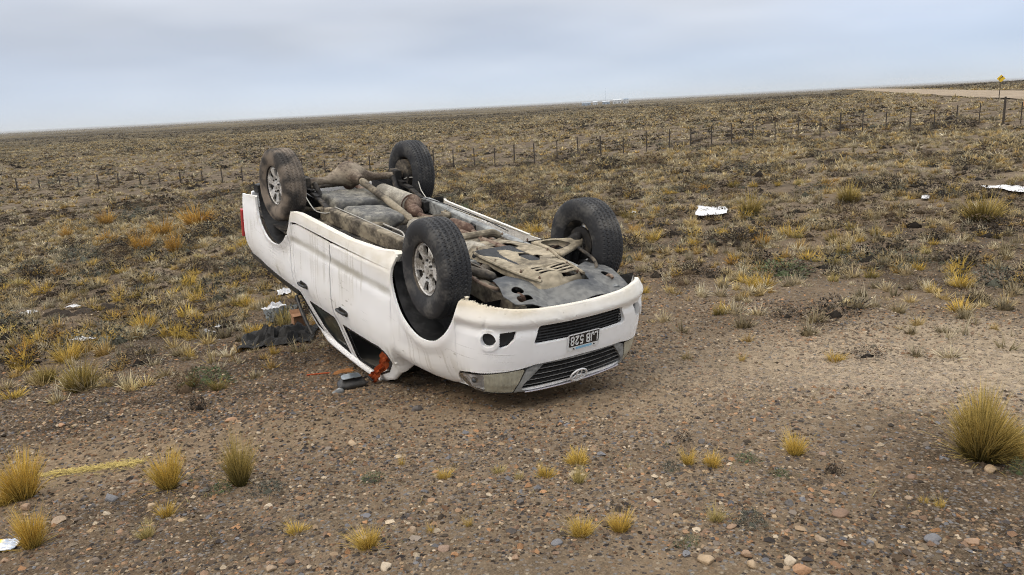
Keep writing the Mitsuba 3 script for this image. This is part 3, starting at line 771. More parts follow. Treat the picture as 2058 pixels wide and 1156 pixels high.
part('tail_pipe', tube([(-2.97, -.30, .435), (-3.2, -.34, .56), (-3.6, -.44, .56), (-4.2, -.40, .52)], .026, 10, 30), 'mat_rust', smooth=60)
part('brake_cable', tube([(-3.0, .60, .30), (-2.85, .655, .30), (-2.68, .66, .36), (-2.55, .62, .45), (-2.3, .57, .40)], .006, 6, 40), 'mat_cable', smooth=60)
part('brake_cable', tube([(-3.0, -.60, .30), (-2.8, -.64, .26), (-2.6, -.60, .36), (-2.3, -.52, .40)], .006, 6, 40), 'mat_cable', smooth=60)
part('brake_cable', tube([(-2.0, .2, .44), (-1.7, .30, .42), (-1.4, .28, .42), (-1.2, .34, .45)], .008, 6, 40), 'mat_cable', smooth=60)
part('brake_line', tube([(-2.4, .49, .385), (-1.5, .44, .38), (-.9, .40, .38)], .005, 6, 20), 'mat_cable', smooth=60)
part('brake_line', tube([(-2.6, -.50, .40), (-1.6, -.53, .36), (-.8, -.5, .37)], .005, 6, 20), 'mat_black', smooth=60)
# front end
slots = [rnd(sg.box(.385 + .050 * k, y0, .415 + .050 * k, y1), .010) for k in range(4) for y0, y1 in ((-.185, -.040), (-.012, .135))][:7]
irr = sg.Polygon([(.03, -.02), (.16, -.04), (.20, -.10), (.13, -.15), (.10, -.22), (.04, -.20), (-.03, -.13), (-.04, -.06)])
skid = sg.Polygon([(.605, .20), (.62, .02), (.605, -.22), (.40, -.26), (.20, -.30), (.02, -.36), (-.30, -.40), (-.62, -.33), (-.66, -.05), (-.50, .12), (-.30, .20), (-.10, .25), (.12, .26), (.40, .24)])
skid = rnd(skid, .02).difference(rnd(irr, .01)).difference(sg.Point(.16, -.27).buffer(.02)).difference(shapely.union_all(slots)).difference(rnd(sg.Polygon([(-.46, -.06), (-.28, -.10), (-.25, -.24), (-.44, -.22)]), .02))


def skid_fn(a, b, c):
    edge = shapely.distance(shapely.points(a, b), sg.LineString(skid.exterior.coords))
    z = .318 - .020 * np.clip((a - .33) / .04, 0, 1) * np.clip((.58 - a) / .03, 0, 1) * np.clip((.20 - np.abs(b + .02)) / .03, 0, 1)
    z = z + .05 * np.clip((a - .52) / .09, 0, 1) + .05 * np.clip(-a / .6, 0, 1) + .008 * np.sin(b * 20 + a * 7) + .014 * (meshkit.fbm(np.stack([a * 9, b * 9, 0 * a], -1), 3, 3) - .5)
    z = z + .045 * np.clip(1 - edge / .022, 0, 1) ** 1.5 + .012 * np.exp(-((b - .09) / .018) ** 2) * (a < .2) + .012 * np.exp(-((b + .17) / .018) ** 2) * (a < .1)
    return np.stack([a, b, z - c], -1)


part('skid_plate', plate(skid, .006, .022, skid_fn), 'mat_skid', smooth=35, label='dusty tan skid plate with cooling slots')
shield = sg.Polygon([(.30, .30), (.44, .22), (.60, .215), (.63, -.24), (.40, -.30), (.26, -.52), (.40, -.60), (.56, -.58), (.72, -.56), (.80, -.30), (.825, 0), (.80, .30), (.72, .50), (.60, .52), (.44, .47), (.34, .44)])
shield = rnd(shield, .012).difference(sg.Point(.60, .40).buffer(.045)).difference(sg.Point(.56, -.47).buffer(.04)).difference(rnd(sg.box(.66, .34, .72, .46), .02))
part('splash_shield', plate(shield, .005, .03, lambda a, b, c: np.stack([a, b, .345 + .10 * np.clip((a - .5) / .33, 0, 1) ** 1.2 + .018 * np.sin(b * 11) * np.clip((a - .3) * 3, 0, 1) + .03 * np.clip((np.abs(b) - .4) * 5, 0, 1) + .02 * (meshkit.fbm(np.stack([a * 7, b * 7, 0 * a], -1), 3, 9) - .5) - c], -1)), 'mat_grey_plastic', smooth=35)
part('tow_hook', cat(tube([(.60, .40, .40), (.63, .41, .37), (.67, .40, .38), (.66, .38, .42)], .012, 8, 20), rbox((.56, .36, .40), (.64, .44, .46), .012)), 'mat_rust')
part('tow_hook', cat(tube([(.56, -.47, .41), (.60, -.48, .38), (.64, -.47, .39)], .012, 8, 16)), 'mat_rust')
part('engine', cat(rbox((-.42, -.30, .42), (.46, .30, 1.0), .05), hull([(-.3, -.15, .38), (.3, -.15, .38), (-.3, .15, .38), (.3, .15, .38)], .05)), 'mat_black')
part('radiator', rbox((.60, -.36, .46), (.66, .36, 1.0), .01), 'mat_black')
part('bumper_beam', bar([(.60, -.66, .56), (.76, -.4, .56), (.80, 0, .56), (.76, .4, .56), (.60, .66, .56)], .07, .12, 24), 'mat_black')
part('inner_wing', cat(*[rbox((-.48, s * .52, .62), (.62, s * .60, 1.08), .02) for s in (1, -1)]), 'mat_black')
for sgn, m in ((1, 'mat_dusty_dark'), (-1, 'mat_skid')):
    body = hull([(.02, sgn * .66, .27), (.22, sgn * .36, .37), (-.30, sgn * .38, .37)], [.035, .035, .035]) - hull([(.04, sgn * .54, .31), (.12, sgn * .43, .34), (-.16, sgn * .43, .35)], .045) if sgn > 0 else \
        hull([(.06, -.62, .29), (.10, -.40, .335), (-.26, -.40, .335), (-.16, -.50, .30), (.02, -.66, .27)], .022) - hull([(.02, -.52, .30), (.02, -.43, .32), (-.18, -.43, .33), (-.10, -.50, .31)], .035)
    part('lower_control_arm', body, m, smooth=30, label='dusty right lower control arm' if sgn < 0 else None)
    part('upper_control_arm', cat(tube([(.0, sgn * .62, .62), (.16, sgn * .44, .66)], .022), tube([(.0, sgn * .62, .62), (-.2, sgn * .44, .66)], .022)), 'mat_dusty_dark')
    part('coil_strut', cat(tube([(0, sgn * .56, .34), (0, sgn * .50, .80)], .03, 10), tube(np.stack([.055 * np.cos(np.linspace(0, 38, 120)), sgn * (.545 - .04 * np.linspace(0, 1, 120)) + .055 * np.sin(np.linspace(0, 38, 120)), np.linspace(.44, .78, 120)], 1), .008, 6)), 'mat_dusty_dark')
    part('half_shaft', tube([(.0, sgn * .20, .40), (0, sgn * .30, .39), (0, sgn * .34, .38), (0, sgn * .56, .32), (0, sgn * .60, .31), (0, sgn * .66, .31)], [.045, .045, .022, .022, .045, .045], 12), 'mat_dusty_dark')
    part('tie_rod', tube([(-.16, sgn * .66, .33), (-.18, sgn * .36, .41)], [.013, .018], 8), 'mat_rust')
    part('steering_knuckle', hull([(0, sgn * .64, .24), (0, sgn * .62, .60), (-.16, sgn * .64, .33)], [.04, .03, .025]), 'mat_dusty_dark')
    part('brake_disc', lathe([(.05, -.012), (.14, -.012), (.14, .012), (.05, .012)], 40).apply_translation([0, sgn * .69, .305]), 'mat_dusty_dark')
    part('stabiliser_bar', tube([(.02, sgn * .58, .30), (.30, sgn * .56, .34), (.44, sgn * .46, .38), (.46, 0, .39)], .014, 8, 24), 'mat_rust' if sgn > 0 else 'mat_dusty_dark')
    part('torn_hose', tube([(.30, sgn * .34, .40), (.10, sgn * .40, .44), (-.2, sgn * .36, .40), (-.42, sgn * .30, .36)], .014, 8, 30), 'mat_rust')
part('front_differential', hull([(-.12, -.12, .44), (.12, -.12, .44), (0, .18, .44)], [.085, .085, .06], 12), 'mat_black')

rc = np.random.default_rng(12)
for k in range(9):
    x0 = rc.uniform(-2.5, -.9)
    y0 = rc.uniform(-.38, .40)
    L_ = rc.uniform(.25, .7)
    pts = [(x0, y0, .47), (x0 + L_ * .3, y0 + rc.uniform(-.08, .08), .44 + rc.uniform(-.03, .02)), (x0 + L_ * .7, y0 + rc.uniform(-.12, .12), .45), (x0 + L_, y0 + rc.uniform(-.1, .1), .49)]
    part('pipe', tube(pts, float(rc.uniform(.006, .013)), 6, 24), ['mat_cable', 'mat_rust', 'mat_black', 'mat_dusty_dark'][k % 4], smooth=60)
for k, (x0, s) in enumerate([(-.62, 1), (-1.05, 1), (-1.52, 1), (-1.95, 1), (-2.35, 1), (-.7, -1), (-1.25, -1), (-1.8, -1), (-2.3, -1)]):
    y0 = s * float(np.interp(-x0, [0, 1, 2.3, 4.3], [.43, .44, .54, .53]))
    part('bracket', cat(rbox((x0 - .045, y0 - s * .10, .40), (x0 + .045, y0 - s * .03, .50), .008, 6), hull([(x0, y0 - s * .07, .392), (x0, y0 - s * .07, .42)], .014, 8)), 'mat_frame' if k % 2 else 'mat_dusty_dark')
for k in range(10):
    x0, y0 = rc.uniform(-.45, .35), rc.choice([-.30, -.24, .22, .28, .33]) + rc.uniform(-.03, .03)
    part('engine_hose', tube([(x0, y0, .44), (x0 + .1, y0 + rc.uniform(-.08, .08), .40), (x0 + .22, y0 + rc.uniform(-.1, .1), .43), (x0 + .3, y0 + rc.uniform(-.05, .05), .52)], float(rc.uniform(.008, .018)), 7, 24), ['mat_black', 'mat_rust', 'mat_dusty_dark', 'mat_frame_grey'][k % 4], smooth=60)
for bx_, by_ in ((.55, .17), (.56, -.18), (.36, .20), (.36, -.24), (.05, .22), (.0, -.33), (-.30, .16), (-.32, -.36), (-.58, -.28), (-.58, -.06)):
    part('skid_bolt', tm(hull([(bx_, by_, .318), (bx_, by_, .308)], .009, 8)), 'mat_rust')
part('skid_lip', cat(tube([(.60, .19, .322), (.40, .235, .322), (.12, .255, .32), (-.10, .245, .325), (-.30, .195, .34)], .012, 6, 24)), 'mat_skid')
part('skid_lip', cat(tube([(.60, -.21, .322), (.40, -.255, .322), (.20, -.295, .32), (.02, -.355, .32), (-.30, -.395, .34)], .012, 6, 24)), 'mat_skid')
part('skid_rib', cat(tube([(.34, -.2, .312), (.345, 0, .308), (.34, .19, .312)], .011, 6, 12)), 'mat_skid')
part('gearbox_guard', plate(rnd(sg.box(-.95, -.22, -.62, .10), .03), .006, .04, lambda a, b, c: np.stack([a, b, .375 + .03 * np.sin(a * 17) ** 2 - c], -1)), 'mat_frame')

# ---- wheels


def tyre_mesh(n=360):
    R, wd = .378, .118
    prof = [(.205, -.092), (.222, -.104), (.262, -.117), (.300, -.121), (.336, -.116), (.355, -.108), (.367, -.099)]
    ys = np.linspace(-.092, .092, 41)
    crown = [(R - .9 * y * y, y) for y in ys]
    prof = prof + crown + [(r, -y) for r, y in prof[::-1]] + [(.198, .085), (.198, -.085)]
    prof = np.array(prof)
    th = np.arange(n) * 2 * np.pi / n
    rr, yy = np.tile(prof[:, 0], (n, 1)), np.tile(prof[:, 1], (n, 1))
    TH = np.tile(th[:, None], (1, len(prof)))
    tread = np.abs(yy) < .110
    zig = .0045 * np.sign(np.sin(TH * 72))
    g = np.zeros_like(rr)
    for c in (-.060, -.020, .020, .060):
        g = np.maximum(g, (np.abs(yy - c - zig * (1 if c > 0 else -1)) < .0045) * 1.0)
    rowk = np.floor((yy + .11) / .044)
    ph = (TH * 72 / (2 * np.pi) + .37 * rowk + yy * 5.5) % 1.0
    g = np.maximum(g, (ph < .13) * 1.0)
    rr = rr - .006 * g * tread * (rr > .355)
    shoulder = (np.abs(yy) > .098) & (rr > .34)
    rr = rr - .0015 * ((TH * 72 / (2 * np.pi)) % 1 < .25) * shoulder
    side = (rr > .29) & (rr < .34)
    yy = yy + np.sign(yy) * .0016 * side * (((TH * 9) % (2 * np.pi)) < 3.6) * ((TH * 60 % 1) < .6)
    v = np.stack([rr * np.cos(TH), yy, rr * np.sin(TH)], -1).reshape(-1, 3)
    k = len(prof)
    i, j = np.meshgrid(np.arange(n), np.arange(k), indexing='ij')
    i2, j2 = (i + 1) % n, (j + 1) % k
    f = np.stack([i * k + j, i * k + j2, i2 * k + j2, i2 * k + j], -1).reshape(-1, 4)
    m = trimesh.Trimesh(v, np.vstack([f[:, [0, 1, 2]], f[:, [0, 2, 3]]]), process=False)
    if m.volume < 0: m.invert()
    return m


def rim_mesh():
    cs = m3.CrossSection([np.array([(.0, .052), (.052, .052), (.075, .040), (.12, .055), (.170, .062), (.188, .050), (.196, .060), (.207, .066), (.207, .045), (.190, .030), (.17, .038), (.12, .032), (.075, .018), (.0, .018)])[::-1]], m3.FillRule.NonZero)
    d = cs.revolve(72)
    for k in range(6):
        a = k * np.pi / 3 + .26
        pts = [(.108, -.13), (.108, .13), (.166, -.20), (.170, 0), (.166, .20)]
        h = m3.Manifold.batch_hull([m3.Manifold.cylinder(.2, .011, .011, 12).translate([r * math.cos(a + t), r * math.sin(a + t), -.05]) for r, t in pts])
        d = d - h
    for k in range(6):
        a = k * np.pi / 3 + .26 + np.pi / 6
        d = d - m3.Manifold.cylinder(.1, .011, .011, 10).translate([.066 * math.cos(a), .066 * math.sin(a), .034])
    m = tm(d)
    m.apply_transform(trimesh.transformations.rotation_matrix(-math.pi / 2, [1, 0, 0]))
    return m


TY, RIM = tyre_mesh(), rim_mesh()
BARREL = lathe([(.202, .075), (.196, .06), (.178, .02), (.176, -.06), (.20, -.10), (.207, -.10), (.184, -.062), (.186, .02), (.205, .058)], 48)
CAP = lathe([(0, .064), (.026, .064), (.034, .058), (.036, .045), (0, .045)], 32)
NUT = mikit.ply(lathe([(0, .060), (.008, .060), (.010, .05), (.010, .03), (0, .03)], 6), 'mat_dusty_dark', smooth=30)


def wheel(x, y, z, rot, steer, brown, camber=0.0, label=None):
    K = uniq(f'{TRUCK}__wheel')
    M = trimesh.transformations
    A = M.translation_matrix([x, y, z]) @ M.rotation_matrix(steer, [0, 0, 1]) @ M.rotation_matrix(camber, [1, 0, 0]) @ (np.diag([1, 1, 1, 1]) if y > 0 else M.rotation_matrix(np.pi, [0, 0, 1])) @ M.rotation_matrix(rot, [0, 1, 0])
    Ao = A @ M.translation_matrix([0, .020, 0])
    for nm, mesh, mat, sm in (('tyre', TY, 'mat_rubber_brown' if brown else 'mat_rubber', 25), ('rim', RIM, 'mat_rim', 35), ('barrel', BARREL, 'mat_dusty_dark', 40), ('hub_cap', CAP, 'mat_rim', 40)):
        Aw = T((CAR @ (A if nm == 'tyre' else Ao)).tolist())
        if (id(mesh), mat) not in WCACHE: WCACHE[id(mesh), mat] = mikit.ply(mesh, mat, smooth=sm)
        scene[f'{K}__{nm}'] = {**WCACHE[id(mesh), mat], 'to_world': Aw}
    for a in np.arange(6) * np.pi / 3 + .26 + np.pi / 6:
        scene[uniq(f'{K}__wheel_nut')] = {**NUT, 'to_world': T((CAR @ Ao @ M.translation_matrix([.066 * math.cos(a), 0, .066 * math.sin(a)])).tolist())}
    if label: labels[K] = {'label': label}


WCACHE = {}
wheel(.005, .722, .305, .3, .055, False, 0, 'left front wheel with mud packed in its spokes')
wheel(.0, -.735, .305, .7, .045, False)
wheel(-3.085, .772, .265, 1.1, -.05, True, 0, 'left rear wheel with a mud brown tread')
wheel(-3.085, -.735, .265, .2, 0, False)
tag(TRUCK, 'white double cab pickup truck lying overturned on its roof with wheels in the air', 'pickup truck')

# ------------------------------------------------------------------ gravel, tussocks, shrubs
_SC = np.array([lin(*c) for c in ((144, 114, 86), (128, 118, 108), (104, 106, 112), (160, 136, 104), (84, 80, 78), (146, 124, 98), (120, 92, 70), (172, 156, 132), (158, 116, 78), (72, 68, 68), (134, 108, 88), (112, 100, 84), (96, 82, 68), (88, 78, 70), (108, 92, 76), (76, 68, 60))])
STONE_COL = _SC * .75 + .25 * _SC.mean(1, keepdims=True) * np.array([1.13, .98, .82])


def stone_mesh(seed, sub=2):
    m = trimesh.creation.icosphere(subdivisions=sub)
    r = np.random.default_rng(seed)
    v = m.vertices
    for _ in range(8):                      # worn facets
        n = r.normal(size=3)
        n /= np.linalg.norm(n)
        d = v @ n - r.uniform(.42, .8)
        v = v - np.clip(d, 0, None)[:, None] * n * .85
    v = v * (1 + .25 * (meshkit.fbm(v * 1.6 + seed, 2, seed) - .5))[:, None]
    v = v * [1, r.uniform(.65, .95), r.uniform(.42, .68)]
    return v, m.faces


_SV = [stone_mesh(i, 1) for i in range(10)]
_SV2 = [stone_mesh(i + 50, 2) for i in range(8)]
STONES2 = {}


def in_truck(x, y, pad=0.0):
    """On the ground under the truck."""
    q = CINV[:3, :3] @ np.stack([x, y, 0 * x + .1]) + CINV[:3, 3:]
    return (q[0] > -2.65 - pad) & (q[0] < .85 + pad) & (np.abs(q[1]) < .85 + pad)


def wedge(n, r0, r1, half=42, power=1.0, g=rng):
    u = g.random(n)
    r = (r0 ** (power) + u * (r1 ** (power) - r0 ** power)) ** (1 / power)
    a = np.radians(g.uniform(-half, half, n))
    return r * np.sin(a), r * np.cos(a), r


def join(variants, idx, pos, rot, scl, colors=None, vcols=None):
    """One mesh of many copies. variants: list of (v, f); colors: per copy tint; vcols: per variant vertex colours."""
    V, F, C, at = [], [], [], 0
    for k, (v, f) in enumerate(variants):
        sel = np.nonzero(idx == k)[0]
        if not len(sel): continue
        c, s = np.cos(rot[sel]), np.sin(rot[sel])
        vv = v[None] * scl[sel][:, None, :]
        x = vv[..., 0] * c[:, None] - vv[..., 1] * s[:, None]
        y = vv[..., 0] * s[:, None] + vv[..., 1] * c[:, None]
        P = np.stack([x, y, vv[..., 2]], -1) + pos[sel][:, None, :]
        V.append(P.reshape(-1, 3))
        F.append((f[None] + (np.arange(len(sel)) * len(v))[:, None, None]).reshape(-1, 3) + at)
        cc = colors[sel][:, None, :] * (vcols[k][None] if vcols is not None else 1.0) * np.ones((1, len(v), 1))
        C.append(cc.reshape(-1, 3))
        at += len(sel) * len(v)
    return (np.vstack(V), np.vstack(F)), np.vstack(C)


# loose gravel (every one a real pebble; too many to count)
def pebble(seed):
    r = np.random.default_rng(seed)
    t = np.arange(6) * np.pi / 3 + r.normal(0, .18, 6)
    q = r.uniform(.75, 1.1, 6)
    v = np.vstack([np.stack([q * np.cos(t), q * np.sin(t) * r.uniform(.6, .95), r.normal(0, .10, 6)], 1), [[r.normal(0, .15), r.normal(0, .15), r.uniform(.42, .7)], [0, 0, -.6]]])
    i = np.arange(6)
    return v, np.vstack([np.stack([i, (i + 1) % 6, i * 0 + 6], 1), np.stack([(i + 1) % 6, i, i * 0 + 7], 1)])


ico = [pebble(i + 90) for i in range(12)]
n = 82000
gx, gy, gr = wedge(n, 2.8, 10.0, 37, 1.0)
dens_ = meshkit.fbm(np.stack([gx * .9, gy * .9, 0 * gx], -1), 3, 21)
pale = np.clip((gx - .3) / 2.5, 0, 1) * np.exp(-(track_dist(gx, gy) / 1.3) ** 2)
keep = (dens_ > rng.random(n) * .72 + .0) & ((track_dist(gx, gy) > rng.random(n) * .8 - .15) | (rng.random(n) < .42 + .5 * pale)) & (~in_truck(gx, gy, -.3) | (rng.random(n) < .3))
gx, gy, gr, pale = gx[keep], gy[keep], gr[keep], pale[keep]
n = len(gx)
size = (.0058 + .0100 * rng.random(n) ** 2.4) * np.clip(gr / 4.5, .9, 1.5)
col = STONE_COL[rng.integers(0, len(STONE_COL), n)] * rng.uniform(.38, 1.18, (n, 1))
col = col * (1 - .6 * pale[:, None]) + .6 * pale[:, None] * np.array([[.38, .32, .25]]) * rng.uniform(.7, 1.25, (n, 1))
n2 = 26000
hx, hy, hr = wedge(n2, 9.0, 19, 40, 1.2)
kh = (meshkit.fbm(np.stack([hx * .5, hy * .5, 0 * hx], -1), 3, 25) > rng.random(n2) * .9 + .1) & ~in_truck(hx, hy, .2)
gx, gy, gr = np.r_[gx, hx[kh]], np.r_[gy, hy[kh]], np.r_[gr, hr[kh]]
size = np.r_[size, (.012 + .015 * rng.random(int(kh.sum())) ** 2)]
col = np.vstack([col, STONE_COL[rng.integers(0, len(STONE_COL), int(kh.sum()))] * rng.uniform(.5, 1.5, (int(kh.sum()), 1))])
nb = 5200
bx, by, br = wedge(nb, 2.8, 8.0, 40, 1.3)
kb = (meshkit.fbm(np.stack([bx * .9, by * .9, 0 * bx], -1), 3, 21) > rng.random(nb) * .7) & (track_dist(bx, by) > .45) & ~in_truck(bx, by, 0)
gx, gy, gr = np.r_[gx, bx[kb]], np.r_[gy, by[kb]], np.r_[gr, br[kb]]
sb = .011 + .016 * rng.random(int(kb.sum())) ** 1.8
size = np.r_[size, sb]
col = np.vstack([col, STONE_COL[rng.integers(0, len(STONE_COL), len(sb))] * rng.uniform(.65, 1.25, (len(sb), 1))])
n = len(gx)
mesh, vc = join(ico, rng.integers(0, 12, n), np.stack([gx, gy, ground_z(gx, gy) + size * .12], -1), rng.uniform(0, 6.28, n), size[:, None] * rng.uniform(.8, 1.3, (n, 3)), np.clip(col, 0, .7))
scene['gravel'] = mikit.ply(mesh, 'mat_vcol', smooth=False, color=vc)
tag('gravel', 'small mixed brown and grey pebbles strewn over the bare soil', 'gravel', kind='stuff')


def place(x, y):
    d = np.array([x, y, float(base_z(x, y)) - ZC]) @ B
    u, r = W_PX / 2 + FOC * d[0] / d[2], math.hypot(x, y)
    side = 'far left' if u < 330 else 'left' if u < 760 else 'middle' if u < 1330 else 'right' if u < 1720 else 'far right'
    if r < 6.2: return f'{side} foreground'
    if r < 13: return f'{side} plain near the truck' if side != 'middle' else 'ground close around the truck'
    return f'{side} plain beyond the truck'


def put(key, mesh_fn, x, y, z, rot, scl, mat, cache, ck, smooth=True, tilt=(0, 0)):
    if ck not in cache:
        m, c = mesh_fn()
        cache[ck] = mikit.ply(m, mat, smooth=smooth, color=c)
    M = trimesh.transformations
    A = M.translation_matrix([x, y, z]) @ M.rotation_matrix(rot, [0, 0, 1]) @ M.rotation_matrix(tilt[0], [1, 0, 0]) @ M.rotation_matrix(tilt[1], [0, 1, 0]) @ np.diag([*np.broadcast_to(scl, 3), 1.0])
    scene[key] = {**cache[ck], 'to_world': T(A.tolist())}
    return key


SC = {}
STONE_NAMES = ['brown', 'grey brown', 'blue grey', 'tan', 'dark grey', 'beige', 'brown', 'pale', 'orange brown', 'dark grey', 'pinkish brown', 'grey brown', 'dark brown', 'dark brown', 'brown', 'dark brown']


def stone(x, y, size, ci, vi, label, group=None, z=None, flat=1.0, rot=None, lift=.18):
    key = uniq('stone')
    v, f = _SV2[vi % 8]

    def make():
        n3 = meshkit.fbm(v * 2.5 + ci, 3, ci)
        return (v, f), np.clip(STONE_COL[ci] * (.72 + .56 * n3)[:, None], 0, .8)
    put(key, make, x, y, (float(ground_z(x, y)) if z is None else z) + size * lift * flat, rng.uniform(0, 6.28) if rot is None else rot, (size, size, size * flat), 'mat_stone', SC, (vi % 8, ci))
    tag(key, label, 'stone', group)


# stones the photograph shows singly: pixel, width in pixels, colour, label
for u, v_, w_, ci, lab, fl in [
        (125, 856, 17, 8, 'orange rounded stone at the edge of the bare track on the left', 1.2), (465, 846, 24, 8, 'pale orange stone on dark soil above the two middle tussocks', 1.1),
        (707, 893, 32, 3, 'flat tan slab shaped stone lying alone in front of the truck', .8), (540, 1019, 26, 7, 'flat pale grey stone with a dark shadowed edge', .8),
        (222, 1006, 34, 2, 'large blue grey stone between the left tussocks', 1.1), (215, 1034, 18, 7, 'small pale stone just below the large blue grey stone', .9), (304, 1021, 24, 3, 'beige stone beside the low tussock with brown tips', 1),
        (53, 1024, 26, 0, 'brown orange stone under the leftmost big tussock', 1), (120, 1048, 36, 5, 'long flat brown stone left of the narrow pale tussock', .7), (838, 824, 26, 4, 'dark stone lying close to the front of the truck', 1),
        (1046, 1012, 22, 4, 'dark blue grey stone in the middle of the gravel', 1), (892, 1103, 30, 10, 'wide pinkish brown stone near the bottom edge', .9), (775, 1140, 40, 7, 'large light grey stone at the bottom edge', .7),
        (1006, 1052, 18, 3, 'beige stone right of the small upright tussock', 1), (1036, 1122, 26, 0, 'tan stone at the bottom near the centre', 1), (1120, 1092, 30, 2, 'bluish slate stone below the pair of yellow tussocks', .8),
        (1420, 1128, 44, 3, 'long tan stone, lower of the cluster at the bottom right', .8), (1500, 1118, 34, 0, 'tan orange stone in the cluster at the bottom right', .9), (1512, 1135, 30, 3, 'pale stone in front of the tan orange one', .9), (1588, 1130, 38, 7, 'grey green flat stone in the bottom right cluster', .8),
        (1610, 1147, 44, 8, 'orange stone cut by the bottom edge', 1), (1875, 1086, 34, 2, 'smooth grey stone near the lower right corner', .9), (1955, 1092, 30, 0, 'orange brown stone right of the smooth grey one', .8), (1690, 1034, 38, 6, 'elongated brown stone pointing to the right', .7),
        (1585, 1012, 26, 4, 'dark grey stone below the round yellow tussock', .9), (1410, 888, 20, 4, 'black stone above the two yellow tussocks on the right', .9), (1895, 924, 26, 2, 'dark blue grey stone at the foot of the big tussock', .8), (1990, 945, 30, 3, 'pale tan stone in front of the big tussock', .8),
        (1650, 1085, 30, 5, 'beige flat stone in the right foreground', .7), (1380, 1115, 26, 2, 'grey stone beside the long tan stone', .8), (1250, 1040, 26, 10, 'pinkish stone under the right one of the yellow pair', .8), (690, 812, 14, 8, 'small rusty stone on the darker soil before the truck', 1)]:
    P, r = pix(u, v_ + 2, ground_z)
    stone(P[0], P[1], w_ * .5 * r / FOC, ci, int(rng.integers(8)), lab, flat=fl, lift=.25)
n = 268
sx, sy, sr = wedge(2600, 3.0, 7.5, 38, 1.4)
ok = (track_dist(sx, sy) > .55) & ~in_truck(sx, sy, .1)
sx, sy = sx[ok][:n], sy[ok][:n]
for i in range(len(sx)):
    ci = int(rng.choice([0, 1, 2, 4, 5, 6, 9, 10, 11, 12, 13, 14, 15]))
    cn, sz_s = STONE_NAMES[ci], float(.012 + .020 * rng.random() ** 2.8)
    stone(sx[i], sy[i], sz_s, ci, int(rng.integers(8)), f'{"larger" if sz_s > .022 else "small"} {cn} stone half sunk in the {place(sx[i], sy[i])}', f'{cn} stones in the gravel', flat=float(rng.uniform(.7, 1.1)), lift=.12)


# ---- tussock grass
def blades(n, rad, H, lean, width, seed, tip, base, segs=3, spread=.35):
    r = np.random.default_rng(seed)
    q = np.sqrt(r.random(n))
    th = r.uniform(0, 2 * np.pi, n)
    bx, by = rad * q * np.cos(th), rad * q * np.sin(th)
    ang = lean * (.15 + .85 * q) * r.uniform(.35, 1.25, n) + r.normal(0, .08, n)
    dth = th + r.normal(0, spread, n)
    L = H * (r.uniform(.38, 1.08, n) if n < 600 else r.uniform(.62, 1.0, n)) * (1 - .18 * q) * (1 + .22 * np.sin(2 * th + seed) + .12 * np.sin(5 * th + 2 * seed))
    dead = r.random(n) < .05
    ang = np.where(dead, r.uniform(.9, 1.4, n), ang) + .12 * np.cos(th - seed)
    bend = r.uniform(.0, .75, n)
    t = np.linspace(0, 1, segs + 1)
    a = ang[:, None] + bend[:, None] * (t[None] ** 1.5) * .8
    ds = L[:, None] / segs
    out = np.concatenate([np.zeros((n, 1)), np.cumsum(np.sin(a[:, 1:]) * ds, 1)], 1)
    up = np.concatenate([np.zeros((n, 1)), np.cumsum(np.cos(a[:, 1:]) * ds, 1)], 1)
    cx, cy = bx[:, None] + out * np.cos(dth)[:, None], by[:, None] + out * np.sin(dth)[:, None]
    wv = width * r.uniform(.6, 1.3, n)[:, None] * (1 - t[None] ** 2 * .96) / 2
    pa = r.uniform(0, np.pi, n)
    sxv, syv = np.cos(pa)[:, None] * wv, np.sin(pa)[:, None] * wv
    left = np.stack([cx - sxv, cy - syv, up], -1)
    right = np.stack([cx + sxv, cy + syv, up], -1)
    V = np.concatenate([left, right], 1).reshape(-1, 3)
    k = segs + 1
    f = []
    for s in range(segs):
        f += [[s, s + k, s + k + 1], [s, s + k + 1, s + 1]]
    F = (np.array(f)[None] + (np.arange(n) * 2 * k)[:, None, None]).reshape(-1, 3)
    mixv = t[None] ** (1.5 if base[0] < .08 else .65) * r.uniform(.55, 1.1, (n, 1))
    C = np.array(base)[None, None] * (1 - mixv[..., None]) + np.array(tip)[None, None] * mixv[..., None]
    C = C * r.uniform(.7, 1.25, (n, 1, 1))
    C = np.concatenate([C, C], 1).reshape(-1, 3)
    return (V, F), np.clip(C, 0, .9)


YEL, OCH, OLI, PAL, ORA = (.80, .56, .13), (.78, .53, .12), (.46, .33, .10), (.70, .56, .23), (.66, .37, .075)
BASE_G, BASE_B = (.21, .165, .055), (.14, .10, .045)
KINDS = {'yellow': (YEL, BASE_G), 'ochre': (OCH, BASE_G), 'olive': ((.66, .49, .16), (.075, .068, .026)), 'pale': (PAL, (.16, .145, .06)), 'orange': (ORA, BASE_B)}
TC = {}
WORD = {'yellow': 'yellow', 'ochre': 'ochre', 'olive': 'olive', 'pale': 'straw pale', 'orange': 'orange', 'dark': 'blackish', 'grey': 'grey green', 'brown': 'brown', 'green': 'green'}


def tussock(x, y, w, h, kind, label, group=None, n=260, near=True, variant=0, name='grass_tussock'):
    key = uniq(name)
    tip, base = KINDS[kind]
    asp = round(min(max(h / w, .4), 1.6) * 2) / 2

    def make():
        (V, F), C = blades(n, .20, 1.0 * asp, .62 / max(asp, .5) ** .7, .0145 if near else .022, 100 + variant * 7 + int(asp * 10), tip, base, 4 if near else 2)
        rad = np.percentile(np.hypot(V[:, 0], V[:, 1]), 90)
        V = V / [2 * rad, 2 * rad, np.percentile(V[:, 2], 98)]
        return (V, F), C
    rr = math.hypot(x, y)
    put(key, make, x, y, float(ground_z(x, y)) - .008, rng.uniform(0, 6.28), (w, w, h), 'mat_vcol', TC, (kind, near, n, variant, asp), tilt=(rng.normal(0, .05), rng.normal(0, .05)))
    tag(key, label, 'grass tussock', group)


